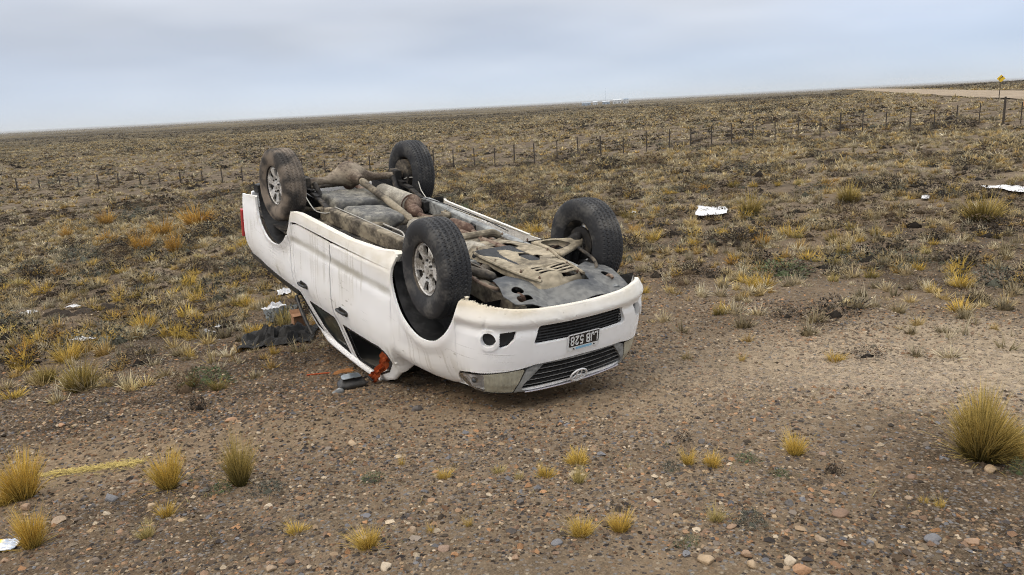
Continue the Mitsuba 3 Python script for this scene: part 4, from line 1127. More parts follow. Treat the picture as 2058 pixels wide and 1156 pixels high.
BIG = [  # base pixel, width and height in pixels, kind, blades, label
    (48, 1002, 92, 92, 'ochre', 620, 'largest orange yellow tussock at the left edge of the foreground'), (10, 1016, 46, 42, 'yellow', 260, 'small tussock cut by the left edge beside the large orange one'), (66, 1100, 70, 80, 'ochre', 620, 'cone shaped golden tussock next to the printed wrapper'),
    (340, 980, 78, 84, 'yellow', 560, 'upright yellow tussock with green foot at the end of the straw trail'), (484, 976, 88, 106, 'olive', 640, 'tall olive tussock, right of the two middle left ones'), (335, 1038, 52, 40, 'ochre', 240, 'low brownish tussock beside the beige stone'),
    (296, 1082, 46, 42, 'pale', 220, 'narrow straw coloured tussock in the left foreground'), (597, 1072, 64, 28, 'yellow', 220, 'low spreading yellow tussock between the left and centre tussocks'), (740, 1100, 76, 56, 'yellow', 420, 'bright yellow tussock at the bottom left of centre'), (893, 963, 44, 32, 'yellow', 220, 'pale yellow tussock leaning to the right before the truck'),
    (808, 936, 24, 28, 'yellow', 110, 'tiny sparse tuft nearest below the truck'), (1003, 951, 38, 24, 'pale', 140, 'thin straw tuft between two yellow tussocks'), (1044, 964, 32, 22, 'pale', 120, 'small flattened tuft, right of the thin straw tuft'), (1097, 958, 50, 32, 'yellow', 260, 'round yellow tussock left of the pale feathery one'),
    (1163, 970, 48, 46, 'pale', 240, 'pale feathery tussock in front of the wide yellow one'), (1160, 932, 66, 36, 'yellow', 320, 'wide low yellow tussock behind the pale feathery one'), (866, 1070, 26, 30, 'yellow', 110, 'small thin tuft, left of the upright one'), (943, 1058, 30, 36, 'yellow', 150, 'small upright yellow tussock in the centre foreground'),
    (1168, 1076, 68, 50, 'yellow', 420, 'wide yellow tussock, left one of the pair at the bottom'), (1247, 1068, 66, 54, 'ochre', 420, 'yellow tussock with dry stalks, right one of the pair at the bottom'), (1383, 933, 44, 44, 'yellow', 240, 'yellow tussock, left one of two touching each other'), (1430, 937, 52, 36, 'ochre', 240, 'ochre tussock, right one of two touching each other'),
    (1598, 913, 62, 52, 'yellow', 420, 'round yellow tussock with dark foot on the right'), (1438, 1048, 52, 44, 'pale', 220, 'straw tussock growing into the grey green cushion shrub'), (1972, 922, 146, 122, 'olive', 1700, 'biggest tussock, dark olive with yellow tips, near the right edge'), (2046, 922, 56, 50, 'ochre', 260, 'half hidden ochre tussock at the right edge'),
    (1856, 1010, 28, 20, 'yellow', 90, 'tiny yellow tuft, left of two in the right foreground'), (1890, 1020, 34, 26, 'yellow', 120, 'tiny yellow tuft, right of two in the right foreground'),
    (138, 728, 58, 38, 'ochre', 240, 'ochre tussock on the left above the dark olive one'), (164, 782, 80, 56, 'olive', 420, 'dark olive tussock on the left beside the bare track'), (92, 768, 58, 36, 'olive', 220, 'low olive tussock left of the dark one'), (75, 697, 50, 32, 'ochre', 200, 'dark footed tussock near the left edge'), (146, 683, 48, 24, 'yellow', 160, 'low yellow tussock behind the white scrap'),
    (216, 691, 54, 24, 'ochre', 170, 'low ochre tussock right of the white scrap'), (290, 662, 58, 36, 'ochre', 230, 'ochre tussock in the middle left field'), (340, 676, 42, 30, 'ochre', 170, 'small round tussock, left one of a loose pair'), (388, 684, 38, 26, 'ochre', 160, 'small round tussock, right one of a loose pair'), (384, 719, 28, 24, 'yellow', 110, 'small yellow tussock standing alone on the left'),
    (438, 784, 46, 28, 'olive', 160, 'low olive tussock at the rim of the track'), (86, 592, 42, 26, 'ochre', 140, 'ochre tussock above the dark soil mound'), (551, 712, 34, 26, 'ochre', 110, 'small ochre tuft beside the truck'), (502, 672, 36, 24, 'ochre', 130, 'low tussock left of the black heap'),
    (135, 477, 34, 28, 'orange', 130, 'orange tussock on the far left'), (214, 452, 44, 32, 'orange', 170, 'orange tussock, upper of the far left group'), (215, 487, 50, 22, 'orange', 150, 'wide low orange tussock of the far left group'), (286, 505, 54, 46, 'orange', 230, 'bushy orange tussock left of the truck tail'), (352, 510, 44, 52, 'orange', 210, 'upright orange tussock near the truck tail'), (400, 452, 78, 36, 'orange', 260, 'wide arching orange tussock behind the truck tail'), (326, 472, 54, 34, 'orange', 190, 'orange tussock behind the bushy one'),
    (1513, 580, 36, 32, 'yellow', 170, 'round yellow tussock standing alone on the right plain'), (1446, 634, 44, 28, 'olive', 170, 'dark footed tussock on the right plain'), (1932, 577, 54, 28, 'yellow', 210, 'wide yellow tussock toward the right edge'), (1876, 589, 40, 18, 'yellow', 120, 'flat yellow tussock left of the wide one'), (1508, 434, 66, 48, 'olive', 300, 'tall olive tussock beside the white sheet'), (1976, 444, 84, 48, 'olive', 420, 'large domed tussock on the far right'),
    (1706, 407, 62, 36, 'olive', 300, 'olive tussock clump in the far right field'), (1678, 727, 46, 24, 'ochre', 150, 'ochre tussock beside the dark soil patch'), (1491, 727, 24, 28, 'yellow', 90, 'small upright tuft right of the truck'), (1381, 724, 30, 20, 'olive', 90, 'small olive tuft right of the truck bumper'), (1276, 467, 34, 22, 'orange', 110, 'orange tuft behind the right front wheel')]
for u, v_, w_, h_, kind, nb, lab in BIG:
    P, r = pix(u, v_, ground_z)
    k = r / FOC
    tussock(P[0], P[1], w_ * k * .90, h_ * k * .94, kind, lab, n=int(nb * 1.25), variant=int(rng.integers(3)))


# ---- cushion shrubs
def cushion(n, seed, cols, leaf=.10, twig=.35):
    r = np.random.default_rng(seed)
    th, q = r.uniform(0, 2 * np.pi, n), r.random(n)
    ph = np.arccos(r.random(n) * .98)
    rad = 1 - .45 * q ** 2
    lob = 1 + .28 * np.sin(3 * th + seed) * np.sin(ph) + .18 * np.sin(5 * th + 2 * seed)
    d = np.stack([np.sin(ph) * np.cos(th) * lob, np.sin(ph) * np.sin(th) * lob, np.cos(ph)], -1)
    c = d * rad[:, None] * (.8 + .4 * meshkit.fbm(d * 2.3 + seed, 2, seed))[:, None]
    u = d + r.normal(0, .55, (n, 3))
    u /= np.linalg.norm(u, axis=1, keepdims=True)
    w = np.cross(u, r.normal(size=(n, 3)))
    w /= np.linalg.norm(w, axis=1, keepdims=True)
    ln = leaf * r.uniform(.6, 1.6, n)[:, None]
    wd = leaf * twig * r.uniform(.6, 1.3, n)[:, None]
    V = np.stack([c - w * wd, c + w * wd, c + u * ln * 1.6], 1).reshape(-1, 3)
    V[:, 2] = np.maximum(V[:, 2], -.02)
    F = np.arange(3 * n).reshape(-1, 3)
    cols = np.array(cols)
    C = cols[r.integers(0, len(cols), n)] * r.uniform(.6, 1.35, (n, 1))
    return (V, F), np.repeat(C, 3, 0)


SHRUB_COL = {'dark': [(.036, .031, .027), (.052, .044, .037), (.032, .030, .028), (.070, .058, .046)], 'grey': [(.12, .125, .10), (.085, .092, .072), (.16, .165, .135), (.06, .057, .05)], 'green': [(.105, .135, .072), (.14, .17, .095), (.075, .09, .05)], 'brown': [(.125, .09, .06), (.085, .064, .046), (.16, .12, .075)]}
SHC = {}


def shrub(x, y, w, h, kind, label, group=None, n=500, variant=0, name='cushion_shrub', cat_='shrub'):
    key = uniq(name)
    lf = .085 if n < 800 else .055

    def make():
        (V, F), C = cushion(n, 300 + variant, SHRUB_COL[kind], lf)
        v, f = pebble(variant + 40)
        v = v * np.array([.46, .42, .72])
        return (np.vstack([V, v]), np.vstack([F, f + len(V)])), np.vstack([C, np.full((len(v), 3), 1.0) * np.array(SHRUB_COL[kind][0]) * .8])
    put(key, make, x, y, float(ground_z(x, y)) - .01, rng.uniform(0, 6.28), (w / 2, w / 2 * .8, h), 'mat_vcol', SHC, (kind, n, variant))
    tag(key, label, cat_, group)


for u, v_, w_, h_, kind, nb, lab in [
        (400, 824, 44, 30, 'dark', 700, 'small round black shrub on the bare soil left of the truck'), (275, 736, 98, 36, 'dark', 900, 'wide dark mat shrub on the left'), (1740, 718, 84, 22, 'dark', 800, 'flat dark shrub mat right of the truck'), (1480, 490, 74, 32, 'dark', 700, 'dark domed shrub behind the lone yellow tussock'),
        (1396, 546, 64, 24, 'dark', 600, 'low black shrub right of the front wheel'), (1270, 396, 54, 30, 'dark', 500, 'dark dome shrub above the right front wheel'), (1892, 396, 96, 36, 'dark', 800, 'large dark shrub on the far right'), (1985, 478, 84, 24, 'dark', 600, 'dark mat shrub below the large domed tussock'), (1880, 482, 60, 22, 'dark', 500, 'dark mat shrub left of the other one on the far right'),
        (170, 528, 76, 34, 'grey', 900, 'grey green dome shrub on the left plain'), (1510, 1058, 84, 40, 'grey', 1500, 'grey green cushion shrub in the right foreground'), (1674, 954, 38, 28, 'dark', 700, 'small black twiggy shrub in the right foreground'), (1385, 1100, 60, 34, 'green', 900, 'small green cushion plant near the bottom right'), (1568, 958, 44, 24, 'green', 500, 'small blue green plant below the round yellow tussock'),
        (1350, 948, 44, 30, 'grey', 600, 'grey dry shrub left of the touching tussocks'), (1500, 930, 60, 22, 'green', 500, 'thin green grey plant right of the touching tussocks'), (2046, 955, 36, 34, 'green', 500, 'green plant at the right edge beside the big tussock'), (375, 790, 76, 50, 'brown', 900, 'dry grey brown bush uprooted beside the track'), (415, 770, 90, 34, 'olive' if False else 'green', 700, 'low green shrub touching the dry bush'),
        (1375, 888, 44, 24, 'dark', 500, 'dead black twigs on the pale track'), (270, 440, 66, 22, 'grey', 600, 'silvery shrub among the orange tussocks'), (450, 470, 110, 40, 'dark', 1000, 'dark scrub just left of the truck tail'), (1960, 610, 60, 20, 'dark', 400, 'dark mat shrub by the right edge of the plain'), (750, 968, 60, 22, 'green', 500, 'sparse green weed below the truck'), (540, 990, 70, 30, 'grey', 700, 'grey green weed at the foot of the tall olive tussock'), (445, 990, 60, 24, 'green', 500, 'small green weed left of the tall olive tussock'),
        (1040, 400, 120, 34, 'brown', 900, 'brown heath shrub behind the truck'), (1265, 560 - 60, 70, 30, 'dark', 700, 'dark shrub right behind the front wheel'), (1225, 340, 90, 22, 'dark', 600, 'dark shrub row beside the fence'), (1310, 330, 80, 20, 'brown', 600, 'brown shrub right of the dark row by the fence')]:
    P, r = pix(u, v_, ground_z)
    k = r / FOC
    shrub(P[0], P[1], w_ * k, h_ * k, kind, lab, n=nb, variant=int(rng.integers(4)))


def bare(x, y):
    """1 where hardly anything grows: the foreground gravel and the track."""
    r = np.hypot(x, y)
    b = np.clip((12.0 - r) / 4.5, 0, 1) * np.where(x < -1, .78, .90)
    return np.maximum(b, np.exp(-(track_dist(x, y) / 1.1) ** 2))


def off_road(x, y):
    lat, lon = road_coords(x, y)
    return (lat < ROAD_L - .4) | (lat > ROAD_R + .5)


def low_verge(x, y):
    lat, lon = road_coords(x, y)
    return (lat < np.where(lon > 40, 11.5, ROAD_L - .5)) | (lat > ROAD_R + np.where(lon > 60, 4, .5))


# 240 more tussocks and 265 shrubs as things, then the carpet beyond
tx_, ty_, tr_ = wedge(5000, 7.2, 26, 38, 1.6)
pat = meshkit.fbm(np.stack([tx_ * .25, ty_ * .25, 0 * tx_], -1), 3, 77)
ok = (rng.random(5000) > bare(tx_, ty_)) & ~in_truck(tx_, ty_, .35) & (pat > .40)
q = np.nonzero(ok)[0][:262]
q = q[np.argsort(tr_[q])]
for i in q:
    kind = ['ochre', 'yellow', 'olive', 'pale', 'orange'][int(rng.choice(5, p=[.36, .2, .24, .12, .08]))]
    w = float(rng.uniform(.16, .36) * (1 + .010 * tr_[i]))
    tussock(tx_[i], ty_[i], w, w * float(rng.uniform(.45, .75)), kind, f'{"broad" if w > .30 else "small"} {WORD[kind]} tussock on the {place(tx_[i], ty_[i])}', f'{WORD[kind]} tussocks on the plain', n=130, near=False, variant=int(rng.integers(4)))
qx, qy, qr = wedge(5000, 8.5, 34, 38, 1.6)
pat = meshkit.fbm(np.stack([qx * .3, qy * .3, 0 * qx], -1), 3, 88)
ok = (rng.random(5000) > bare(qx, qy)) & ~in_truck(qx, qy, .4) & (pat > .42)
q = np.nonzero(ok)[0][:262]
for i in q:
    kind = ['dark', 'grey', 'brown', 'green'][int(rng.choice(4, p=[.60, .20, .17, .03]))]
    w = float(rng.uniform(.28, .78) * (1 + .014 * qr[i]))
    shrub(qx[i], qy[i], w, w * float(rng.uniform(.26, .46)), kind, f'{"wide" if w > .62 else "small"} {WORD[kind]} cushion shrub on the {place(qx[i], qy[i])}', f'{WORD[kind]} shrubs on the plain', n=380, variant=int(rng.integers(4)))


def carpet(name, n, r0, r1, power, variants, vcols, tint, size, hfac, label, cat_, seed, thr=.36, sc=.25):
    g = np.random.default_rng(seed)
    x, y, r = wedge(n, r0, r1, 41, power, g)
    pt = meshkit.fbm(np.stack([x * sc, y * sc, 0 * x], -1), 3, seed)
    ok = (g.random(n) > bare(x, y) * 1.05) & ~in_truck(x, y, .3) & (pt > thr) & (low_verge(x, y) if 'scrub' in name or 'shrub' in name else off_road(x, y))
    for cx_, cy_, cr_ in CLEAR: ok &= np.hypot(x - cx_, y - cy_) > cr_
    x, y, r = x[ok], y[ok], r[ok]
    m = len(x)
    w = g.uniform(*size, m) * (1 + np.minimum(r, 200) / 120)
    s = np.stack([w, w * g.uniform(.7, 1.1, m), w * g.uniform(*hfac, m)], -1)
    tints = np.array(tint)[g.integers(0, len(tint), m)] * g.uniform(.75, 1.25, (m, 1))
    mesh, vc = join(variants, g.integers(0, len(variants), m), np.stack([x, y, ground_z(x, y) - .01], -1), g.uniform(0, 6.28, m), s, tints, vcols)
    scene[name] = mikit.ply(mesh, 'mat_vcol', smooth=True, color=np.clip(vc, 0, .9))
    tag(name, label, cat_, kind='stuff')


def unit(m):
    (V, F), C = m
    rad = np.percentile(np.hypot(V[:, 0], V[:, 1]), 96)
    return (V / [2 * rad, 2 * rad, V[:, 2].max()], F), C


CLEAR = []
for u, v_, w_ in ((1430, 436, 40), (1273, 431, 12), (1860, 403, 14), (2032, 387, 34), (1958, 442, 10), (60, 633, 20), (149, 624, 16), (168, 690, 24), (42, 733, 18), (435, 664, 26), (520, 600, 30), (571, 594, 24), (168, 630, 60)):
    P, r = pix(u, v_, ground_z)
    CLEAR.append((P[0], P[1], max(.25, w_ * r / FOC)))
low = [unit(blades(26, .30, .7, 1.0, .075, 500 + i, (1, 1, 1), (.36, .36, .34), 1, .6)) for i in range(6)]
GT = [(.70, .56, .29), (.56, .47, .29), (.41, .355, .23), (.72, .62, .42), (.36, .32, .225), (.62, .45, .19), (.74, .66, .48)]


def hedgehog(seed, n, width, core=.40, tipc=1.0, rough=.25):
    """A rounded tuft: fine stalks radiating to a lumpy dome over a brown core of old leaves."""
    r = np.random.default_rng(seed)
    th, ph = r.uniform(0, 2 * np.pi, n), np.arccos(r.random(n) ** .8 * .97)
    lob = 1 + rough * np.sin(3 * th + seed) * np.sin(ph) + .12 * np.sin(7 * th + 2 * seed)
    tip = np.stack([np.sin(ph) * np.cos(th) * .52 * lob, np.sin(ph) * np.sin(th) * .52 * lob, np.cos(ph) * r.uniform(.7, 1.05, n) + .05], -1) * r.uniform(.75, 1.12, n)[:, None]
    b = tip * [.35, .35, .08] + r.normal(0, .03, (n, 3)) * [1, 1, 0]
    w = np.cross(tip - b, r.normal(size=(n, 3)))
    w *= (width * r.uniform(.6, 1.4, n) / (np.linalg.norm(w, axis=1) + 1e-9))[:, None]
    V = np.stack([b - w, b + w, tip], 1).reshape(-1, 3)
    col = r.uniform(.55, 1.3, (n, 1))
    C = np.stack([.42 * col * np.array([[1, .93, .82]]), .42 * col * np.array([[1, .93, .82]]), tipc * col * np.ones((1, 3))], 1).reshape(-1, 3)
    F = np.arange(3 * n).reshape(-1, 3)
    v, f = pebble(seed)
    v = v * np.array([core, core, core * 1.25])
    return (np.vstack([V, v]), np.vstack([F, f + len(V)])), np.clip(np.vstack([C, np.full((len(v), 3), 1.0) * [[.26, .23, .19]]]), 0, 1.4)


low = low[:3] + [hedgehog(750 + i, 62, .020) for i in range(8)]
carpet('tuft_carpet', 14500, 7.6, 50, 1.5, [m for m, _ in low], [c for _, c in low], GT, (.12, .36), (.40, .75), 'countless small dry grass tufts covering the plain', 'grass', 611, .30)
fdom = [hedgehog(650 + i, 18, .05, .44) for i in range(7)]
far = fdom + fdom + [unit(blades(11, .34, .6, 1.0, .16, 600 + i, (1, 1, 1), (.45, .45, .42), 1, .6)) for i in range(6)]
carpet('distant_grass', 31000, 29, 420, 1.1, [m for m, _ in far], [c for _, c in far], GT, (.30, .66), (.30, .5), 'pale dry grass of the far plain', 'grass', 612, .27, .08)
def scrub(seed, n, leaf):
    v, f = pebble(seed)
    v = v * np.array([.52, .46, .75])
    (V, F), C = cushion(n, seed, [(1, 1, 1), (.7, .7, .7), (1.35, 1.3, 1.2)], leaf, .45)
    return (np.vstack([v, V]), np.vstack([f, F + len(v)])), np.vstack([np.full((len(v), 3), .55), C])


cs = [scrub(700 + i, 78, .10) for i in range(6)]
ST = [(.040, .034, .029), (.060, .050, .040), (.11, .108, .082), (.105, .078, .052), (.046, .042, .037), (.075, .058, .043)]
carpet('shrub_carpet', 5200, 11, 62, 1.5, [m for m, _ in cs], [c for _, c in cs], ST, (.12, .40), (.40, .70), 'low dark scrub spread between the grass', 'scrub', 613, .38)
cf = [scrub(800 + i, 22, .18) for i in range(6)]
carpet('distant_scrub', 9500, 55, 800, 1.05, [m for m, _ in cf], [c for _, c in cf], ST, (.30, .75), (.35, .6), 'dark scrub of the far plain', 'scrub', 614, .38, .06)
# thin straw and litter between the stones of the foreground
g = np.random.default_rng(5)
lit = [unit(blades(7, .5, .5, 1.5, .05, 900 + i, (1, 1, 1), (.5, .48, .4), 2, 2.0)) for i in range(5)]
x, y, r = wedge(2600, 3.0, 12, 42, 1.4, g)
ok = ~in_truck(x, y, .1) & (meshkit.fbm(np.stack([x * .8, y * .8, 0 * x], -1), 3, 33) > .47)
x, y = x[ok], y[ok]
m = len(x)
w = g.uniform(.04, .11, m)
mesh, vc = join([a for a, _ in lit], g.integers(0, 5, m), np.stack([x, y, ground_z(x, y) - .003], -1), g.uniform(0, 6.28, m), np.stack([w, w, w * .35], -1), np.array([(.33, .27, .13), (.22, .17, .09), (.13, .14, .065), (.10, .075, .05), (.42, .36, .2)])[g.integers(0, 5, m)], [c for _, c in lit])
scene['plant_litter'] = mikit.ply(mesh, 'mat_vcol', smooth=True, color=vc)
tag('plant_litter', 'thin dry stalks and tiny weeds between the foreground stones', 'litter', kind='stuff')
# the straw trail on the left
P0, r0 = pix(90, 958, ground_z)
P1, _ = pix(285, 932, ground_z)
t = g.random(900)
bx = P0[0] + (P1[0] - P0[0]) * t + g.normal(0, .04, 900)
by = P0[1] + (P1[1] - P0[1]) * t + g.normal(0, .045, 900) * g.uniform(.3, 1.6, 900) + .05 * np.sin(t * 3)
a = math.atan2(P1[1] - P0[1], P1[0] - P0[0]) + g.normal(0, .5, 900)
L = g.uniform(.03, .09, 900)
mid = np.stack([bx, by, ground_z(bx, by) + g.uniform(.002, .02, 900)], -1)
dv = np.stack([np.cos(a) * L / 2, np.sin(a) * L / 2, g.normal(0, .004, 900)], -1)
pv = np.stack([-np.sin(a), np.cos(a), 0 * a], -1) * .0022
V = np.stack([mid - dv - pv, mid - dv + pv, mid + dv], 1).reshape(-1, 3)
scene['straw_trail'] = mikit.ply((V, np.arange(2700).reshape(-1, 3)), 'mat_vcol', smooth=False, color=np.repeat(np.array([[.46, .36, .13]]) * g.uniform(.6, 1.2, (900, 1)), 3, 0))
tag('straw_trail', 'line of flattened yellow straw leading to the upright yellow tussock', 'straw', kind='stuff')


# ------------------------------------------------------------------ road, fence, sign, far buildings
def road_fn(p, n, uv):
    a = fbm(p.x * .12, p.y * .12, 1.0, 3)
    b = fbm(p.x * 1.1, p.y * 1.1, 2.0, 3)
    return mix((.27, .215, .16), (.36, .30, .23), a) * (.8 + .4 * b)


scene['mat_road'] = {'type': 'twosided', 'b': {'type': 'diffuse', 'reflectance': mikit.proc(road_fn)}}
lon = np.concatenate([np.linspace(-10, 400, 160), np.geomspace(405, 2400, 40)])
lat = np.linspace(ROAD_L, ROAD_R, 16)
LA, LO = np.meshgrid(lat, lon)
LA = LA + .35 * np.sin(LO * .21) * (np.abs(LA - (ROAD_L + ROAD_R) / 2) > 5)
rx, ry = LA * math.cos(VP) + LO * math.sin(VP), -LA * math.sin(VP) + LO * math.cos(VP)
V = np.stack([rx, ry, ground_z(rx, ry) + .10 + .06 * (1 - ((LA - 23.75) / 6.5) ** 2)], -1).reshape(-1, 3)
i, j = np.meshgrid(np.arange(len(lon) - 1), np.arange(15), indexing='ij')
a = i * 16 + j
q = np.stack([a, a + 1, a + 17, a + 16], -1).reshape(-1, 4)
scene['gravel_road'] = mikit.ply((V, q), 'mat_road', smooth=True)
tag('gravel_road', kind='structure')

mat_diffuse('mat_post', lambda p, n, uv: mix((.035, .030, .027), (.085, .072, .06), fbm(p.x * 30, p.y * 30, p.z * 6, 3)), .85, .2)
mat_diffuse('mat_wire', (.16, .155, .15), .5, .4, .6)
posts = [(35, 382, 1), (80, 378, 0), (122, 378, 0), (159, 380, 0), (199, 377, 1), (240, 375, 0), (283, 374, 0), (322, 373, 0), (364, 370, 1), (408, 367, 0), (448, 369, 0), (488, 366, 0), (530, 360, 0), (570, 358, 1), (610, 354, 0), (655, 350, 0), (700, 346, 0), (744, 343, 1), (790, 340, 0), (832, 337, 0), (872, 335, 1), (912, 336, 0), (954, 335, 0), (995, 334, 0), (1034, 326, 1), (1075, 330, 0), (1120, 318, 0), (1162, 315, 0), (1208, 316, 1), (1253, 312, 0),
         (1300, 306, 0), (1345, 302, 0), (1388, 296, 1), (1430, 292, 0), (1470, 290, 0), (1513, 284, 1), (1558, 282, 0), (1603, 280, 0), (1648, 280, 0), (1688, 276, 1), (1733, 269, 0), (1780, 265, 0), (1828, 261, 1), (1877, 261, 0), (1922, 255, 0), (1967, 250, 0), (2016, 249, 2), (2051, 248, 0)]
FK = 'wire_fence'
tops = []
pr = np.random.default_rng(11)
for u, v_, big in posts:
    P, r = pix(u, v_)
    hgt = 1.25 + .06 * pr.normal() + (.25 if big == 2 else 0)
    w = (.068 if big == 0 else .09 if big == 1 else .14) * float(np.clip(1.75 - u / 1900, .95, 1.7))
    P = np.array([P[0], P[1], float(ground_z(P[0], P[1]))])
    ln = pr.normal(0, .02, 2)
    m = tube([P - [0, 0, .2], P + [ln[0] * .5, ln[1] * .5, hgt * .5], P + [ln[0], ln[1], hgt]], [w * .55, w * .5, w * .48], 7)
    scene[uniq(f'{FK}__post')] = mikit.ply(m, 'mat_post', smooth=40)
    tops.append((P, hgt))
for k in range(5):
    pts = np.array([P + [0, 0, 1.14 - .22 * k] for P, h in tops])
    pts = np.concatenate([np.linspace(pts[i], pts[i + 1], 4)[:3] - np.array([0, 0, 1]) * np.array([[0], [.012], [.012]]) for i in range(len(pts) - 1)] + [pts[-1:]])
    scene[uniq(f'{FK}__wire')] = mikit.ply(tube(pts, .0045, 4), 'mat_wire', smooth=False)
tag(FK, 'long wire fence with thin dark wooden posts crossing the plain', 'fence')

# yellow warning sign on the far side of the road
mat_diffuse('mat_sign_yellow', (.62, .42, .015), .4, .5)
mat_diffuse('mat_sign_black', (.015, .015, .015), .4, .5)
az, rs = math.atan2(2012 - W_PX / 2, FOC) + .003, 92.0
d = B @ np.array([(2012 - W_PX / 2) / FOC, (158 - H_PX / 2) / FOC, 1.0])
d = d / np.hypot(d[0], d[1])
sx_, sy_, sz_ = d[0] * rs, d[1] * rs, ZC + d[2] * rs
gz = float(ground_z(sx_, sy_))
SK = 'road_sign'
face = -math.atan2(sx_, sy_)
RS = trimesh.transformations.translation_matrix([sx_, sy_, sz_]) @ trimesh.transformations.rotation_matrix(face, [0, 0, 1])
dia = trimesh.creation.box([.52, .012, .52])
dia.apply_transform(trimesh.transformations.rotation_matrix(np.pi / 4, [0, 1, 0]))
scene[f'{SK}__board'] = mikit.ply(dia.apply_transform(RS), 'mat_sign_yellow')
arrow = cat(tube([(-.10, -.012, -.16), (-.10, -.012, .02), (.02, -.012, .10), (.10, -.012, .17)], .035, 6), trimesh.creation.box([.12, .01, .12]).apply_translation([.09, -.012, .16]))
scene[f'{SK}__symbol'] = mikit.ply(arrow.apply_transform(RS), 'mat_sign_black')
scene[f'{SK}__pole'] = mikit.ply(tube([(sx_, sy_ + .05, gz - .2), (sx_, sy_ + .05, sz_ + .2)], .04, 8), 'mat_post')
tag(SK, 'small yellow diamond warning sign on a pole beyond the gravel road', 'road sign')

# pale sheds and tanks on the horizon
mat_diffuse('mat_far_white', (.44, .47, .50), .7, .3)
mat_diffuse('mat_far_blue', (.24, .29, .35), .7, .3)
mat_diffuse('mat_far_dark', (.07, .075, .085), .7, .3)


def far_at(u, dist):
    a = math.atan2(u - W_PX / 2, FOC)
    vhor = 212 - (u - W_PX / 2) * .0525
    d = B @ np.array([(u - W_PX / 2) / FOC, (vhor - H_PX / 2) / FOC, 1.0])
    d = d / np.hypot(d[0], d[1])
    return d[0] * dist, d[1] * dist


def shed(u, wpx, hpx, mat, roof, dist, label):
    x, y = far_at(u, dist)
    k = dist / FOC
    w, h, dp = wpx * k, hpx * k * .8, 12.0
    z = float(base_z(x, y)) - 1
    K = uniq('far_shed')
    a = -math.atan2(x, y)
    M = trimesh.transformations.translation_matrix([x, y, z]) @ trimesh.transformations.rotation_matrix(a, [0, 0, 1])
    scene[f'{K}__wall'] = mikit.ply(trimesh.creation.box([w, dp, h * .75 + 9], trimesh.transformations.translation_matrix([0, 0, h * .375 - 3.5])).apply_transform(M), mat)
    rf = trimesh.creation.extrude_polygon(sg.Polygon([(-dp / 2 - .6, 0), (dp / 2 + .6, 0), (0, h * .25)]), w * 1.02, engine='earcut')
    rf.apply_transform(trimesh.transformations.rotation_matrix(np.pi / 2, [0, 0, 1]) @ trimesh.transformations.rotation_matrix(np.pi / 2, [1, 0, 0]))
    rf.apply_translation([-rf.bounds.mean(0)[0], 0, h * .75 + 1.05])
    scene[f'{K}__roof'] = mikit.ply(rf.apply_transform(M), roof)
    for q in range(2):
        dm = trimesh.creation.box([w * .12, .3, h * .3], trimesh.transformations.translation_matrix([w * (-.25 + .5 * q), -dp / 2 - .16, 1 + h * .2]))
        scene[uniq(f'{K}__door')] = mikit.ply(dm.apply_transform(M), 'mat_far_dark')
    tag(K, label, 'shed')


shed(1178, 17, 7, 'mat_far_blue', 'mat_far_blue', 1500, 'leftmost blue grey shed on the horizon')
shed(1196, 9, 9, 'mat_far_white', 'mat_far_white', 1520, 'small white shed second from the left on the horizon')
shed(1218, 14, 8, 'mat_far_blue', 'mat_far_white', 1500, 'middle shed with pale roof on the horizon')
shed(1240, 16, 11, 'mat_far_white', 'mat_far_white', 1540, 'wide white shed right of the middle on the horizon')
shed(1258, 10, 12, 'mat_far_white', 'mat_far_blue', 1500, 'rightmost tall white shed on the horizon')
x, y = far_at(1217, 1500)
z = float(base_z(x, y))
mm = cat(tube([(x, y, z), (x, y, z + 30)], [.18, .10], 6), *[tube([(x - .9, y, z + h), (x + .9, y, z + h)], .08, 4) for h in (12, 18, 24)])
scene['radio_mast'] = mikit.ply(mm, 'mat_far_blue')
tag('radio_mast', 'thin radio mast rising above the sheds on the horizon', 'mast')

# ------------------------------------------------------------------ debris
def cloth(w, l, amp, f, seed, n=26, thick=.004):
    a, b = np.meshgrid(np.linspace(-.5, .5, n), np.linspace(-.5, .5, n), indexing='ij')
    q = np.stack([a * 2, b * 2, 0 * a], -1)
    edge = 1 + .45 * (meshkit.fbm(q * 1.3 + seed, 2, seed) - .5)
    x, y = a * w * edge, b * l * (1 + .4 * (meshkit.fbm(q * 1.1 + seed + 9, 2, seed) - .5))
    z = np.abs(meshkit.fbm(q * f + seed, 3, seed) - .5) * 2 * amp
    z = z * (1 - .75 * np.clip(np.hypot(a, b) / .5, 0, 1) ** 2)
    V = np.stack([x, y, z], -1).reshape(-1, 3)
    i, j = np.meshgrid(np.arange(n - 1), np.arange(n - 1), indexing='ij')
    c = i * n + j
    q = np.stack([c, c + n, c + n + 1, c + 1], -1).reshape(-1, 4)
    F = np.vstack([q[:, [0, 1, 2]], q[:, [0, 2, 3]]])
    low = V - [0, 0, thick]
    bd = np.concatenate([np.arange(n), np.arange(1, n) * n + n - 1, (n - 1) * n + np.arange(n - 2, -1, -1), np.arange(n - 2, 0, -1) * n])
    nx = np.roll(bd, -1)
    m = len(V)
    side = np.vstack([np.stack([bd, nx, nx + m], 1), np.stack([bd, nx + m, bd + m], 1)])
    out = trimesh.Trimesh(np.vstack([V, low]), np.vstack([F, F[:, ::-1] + m, side]), process=False)
    return out


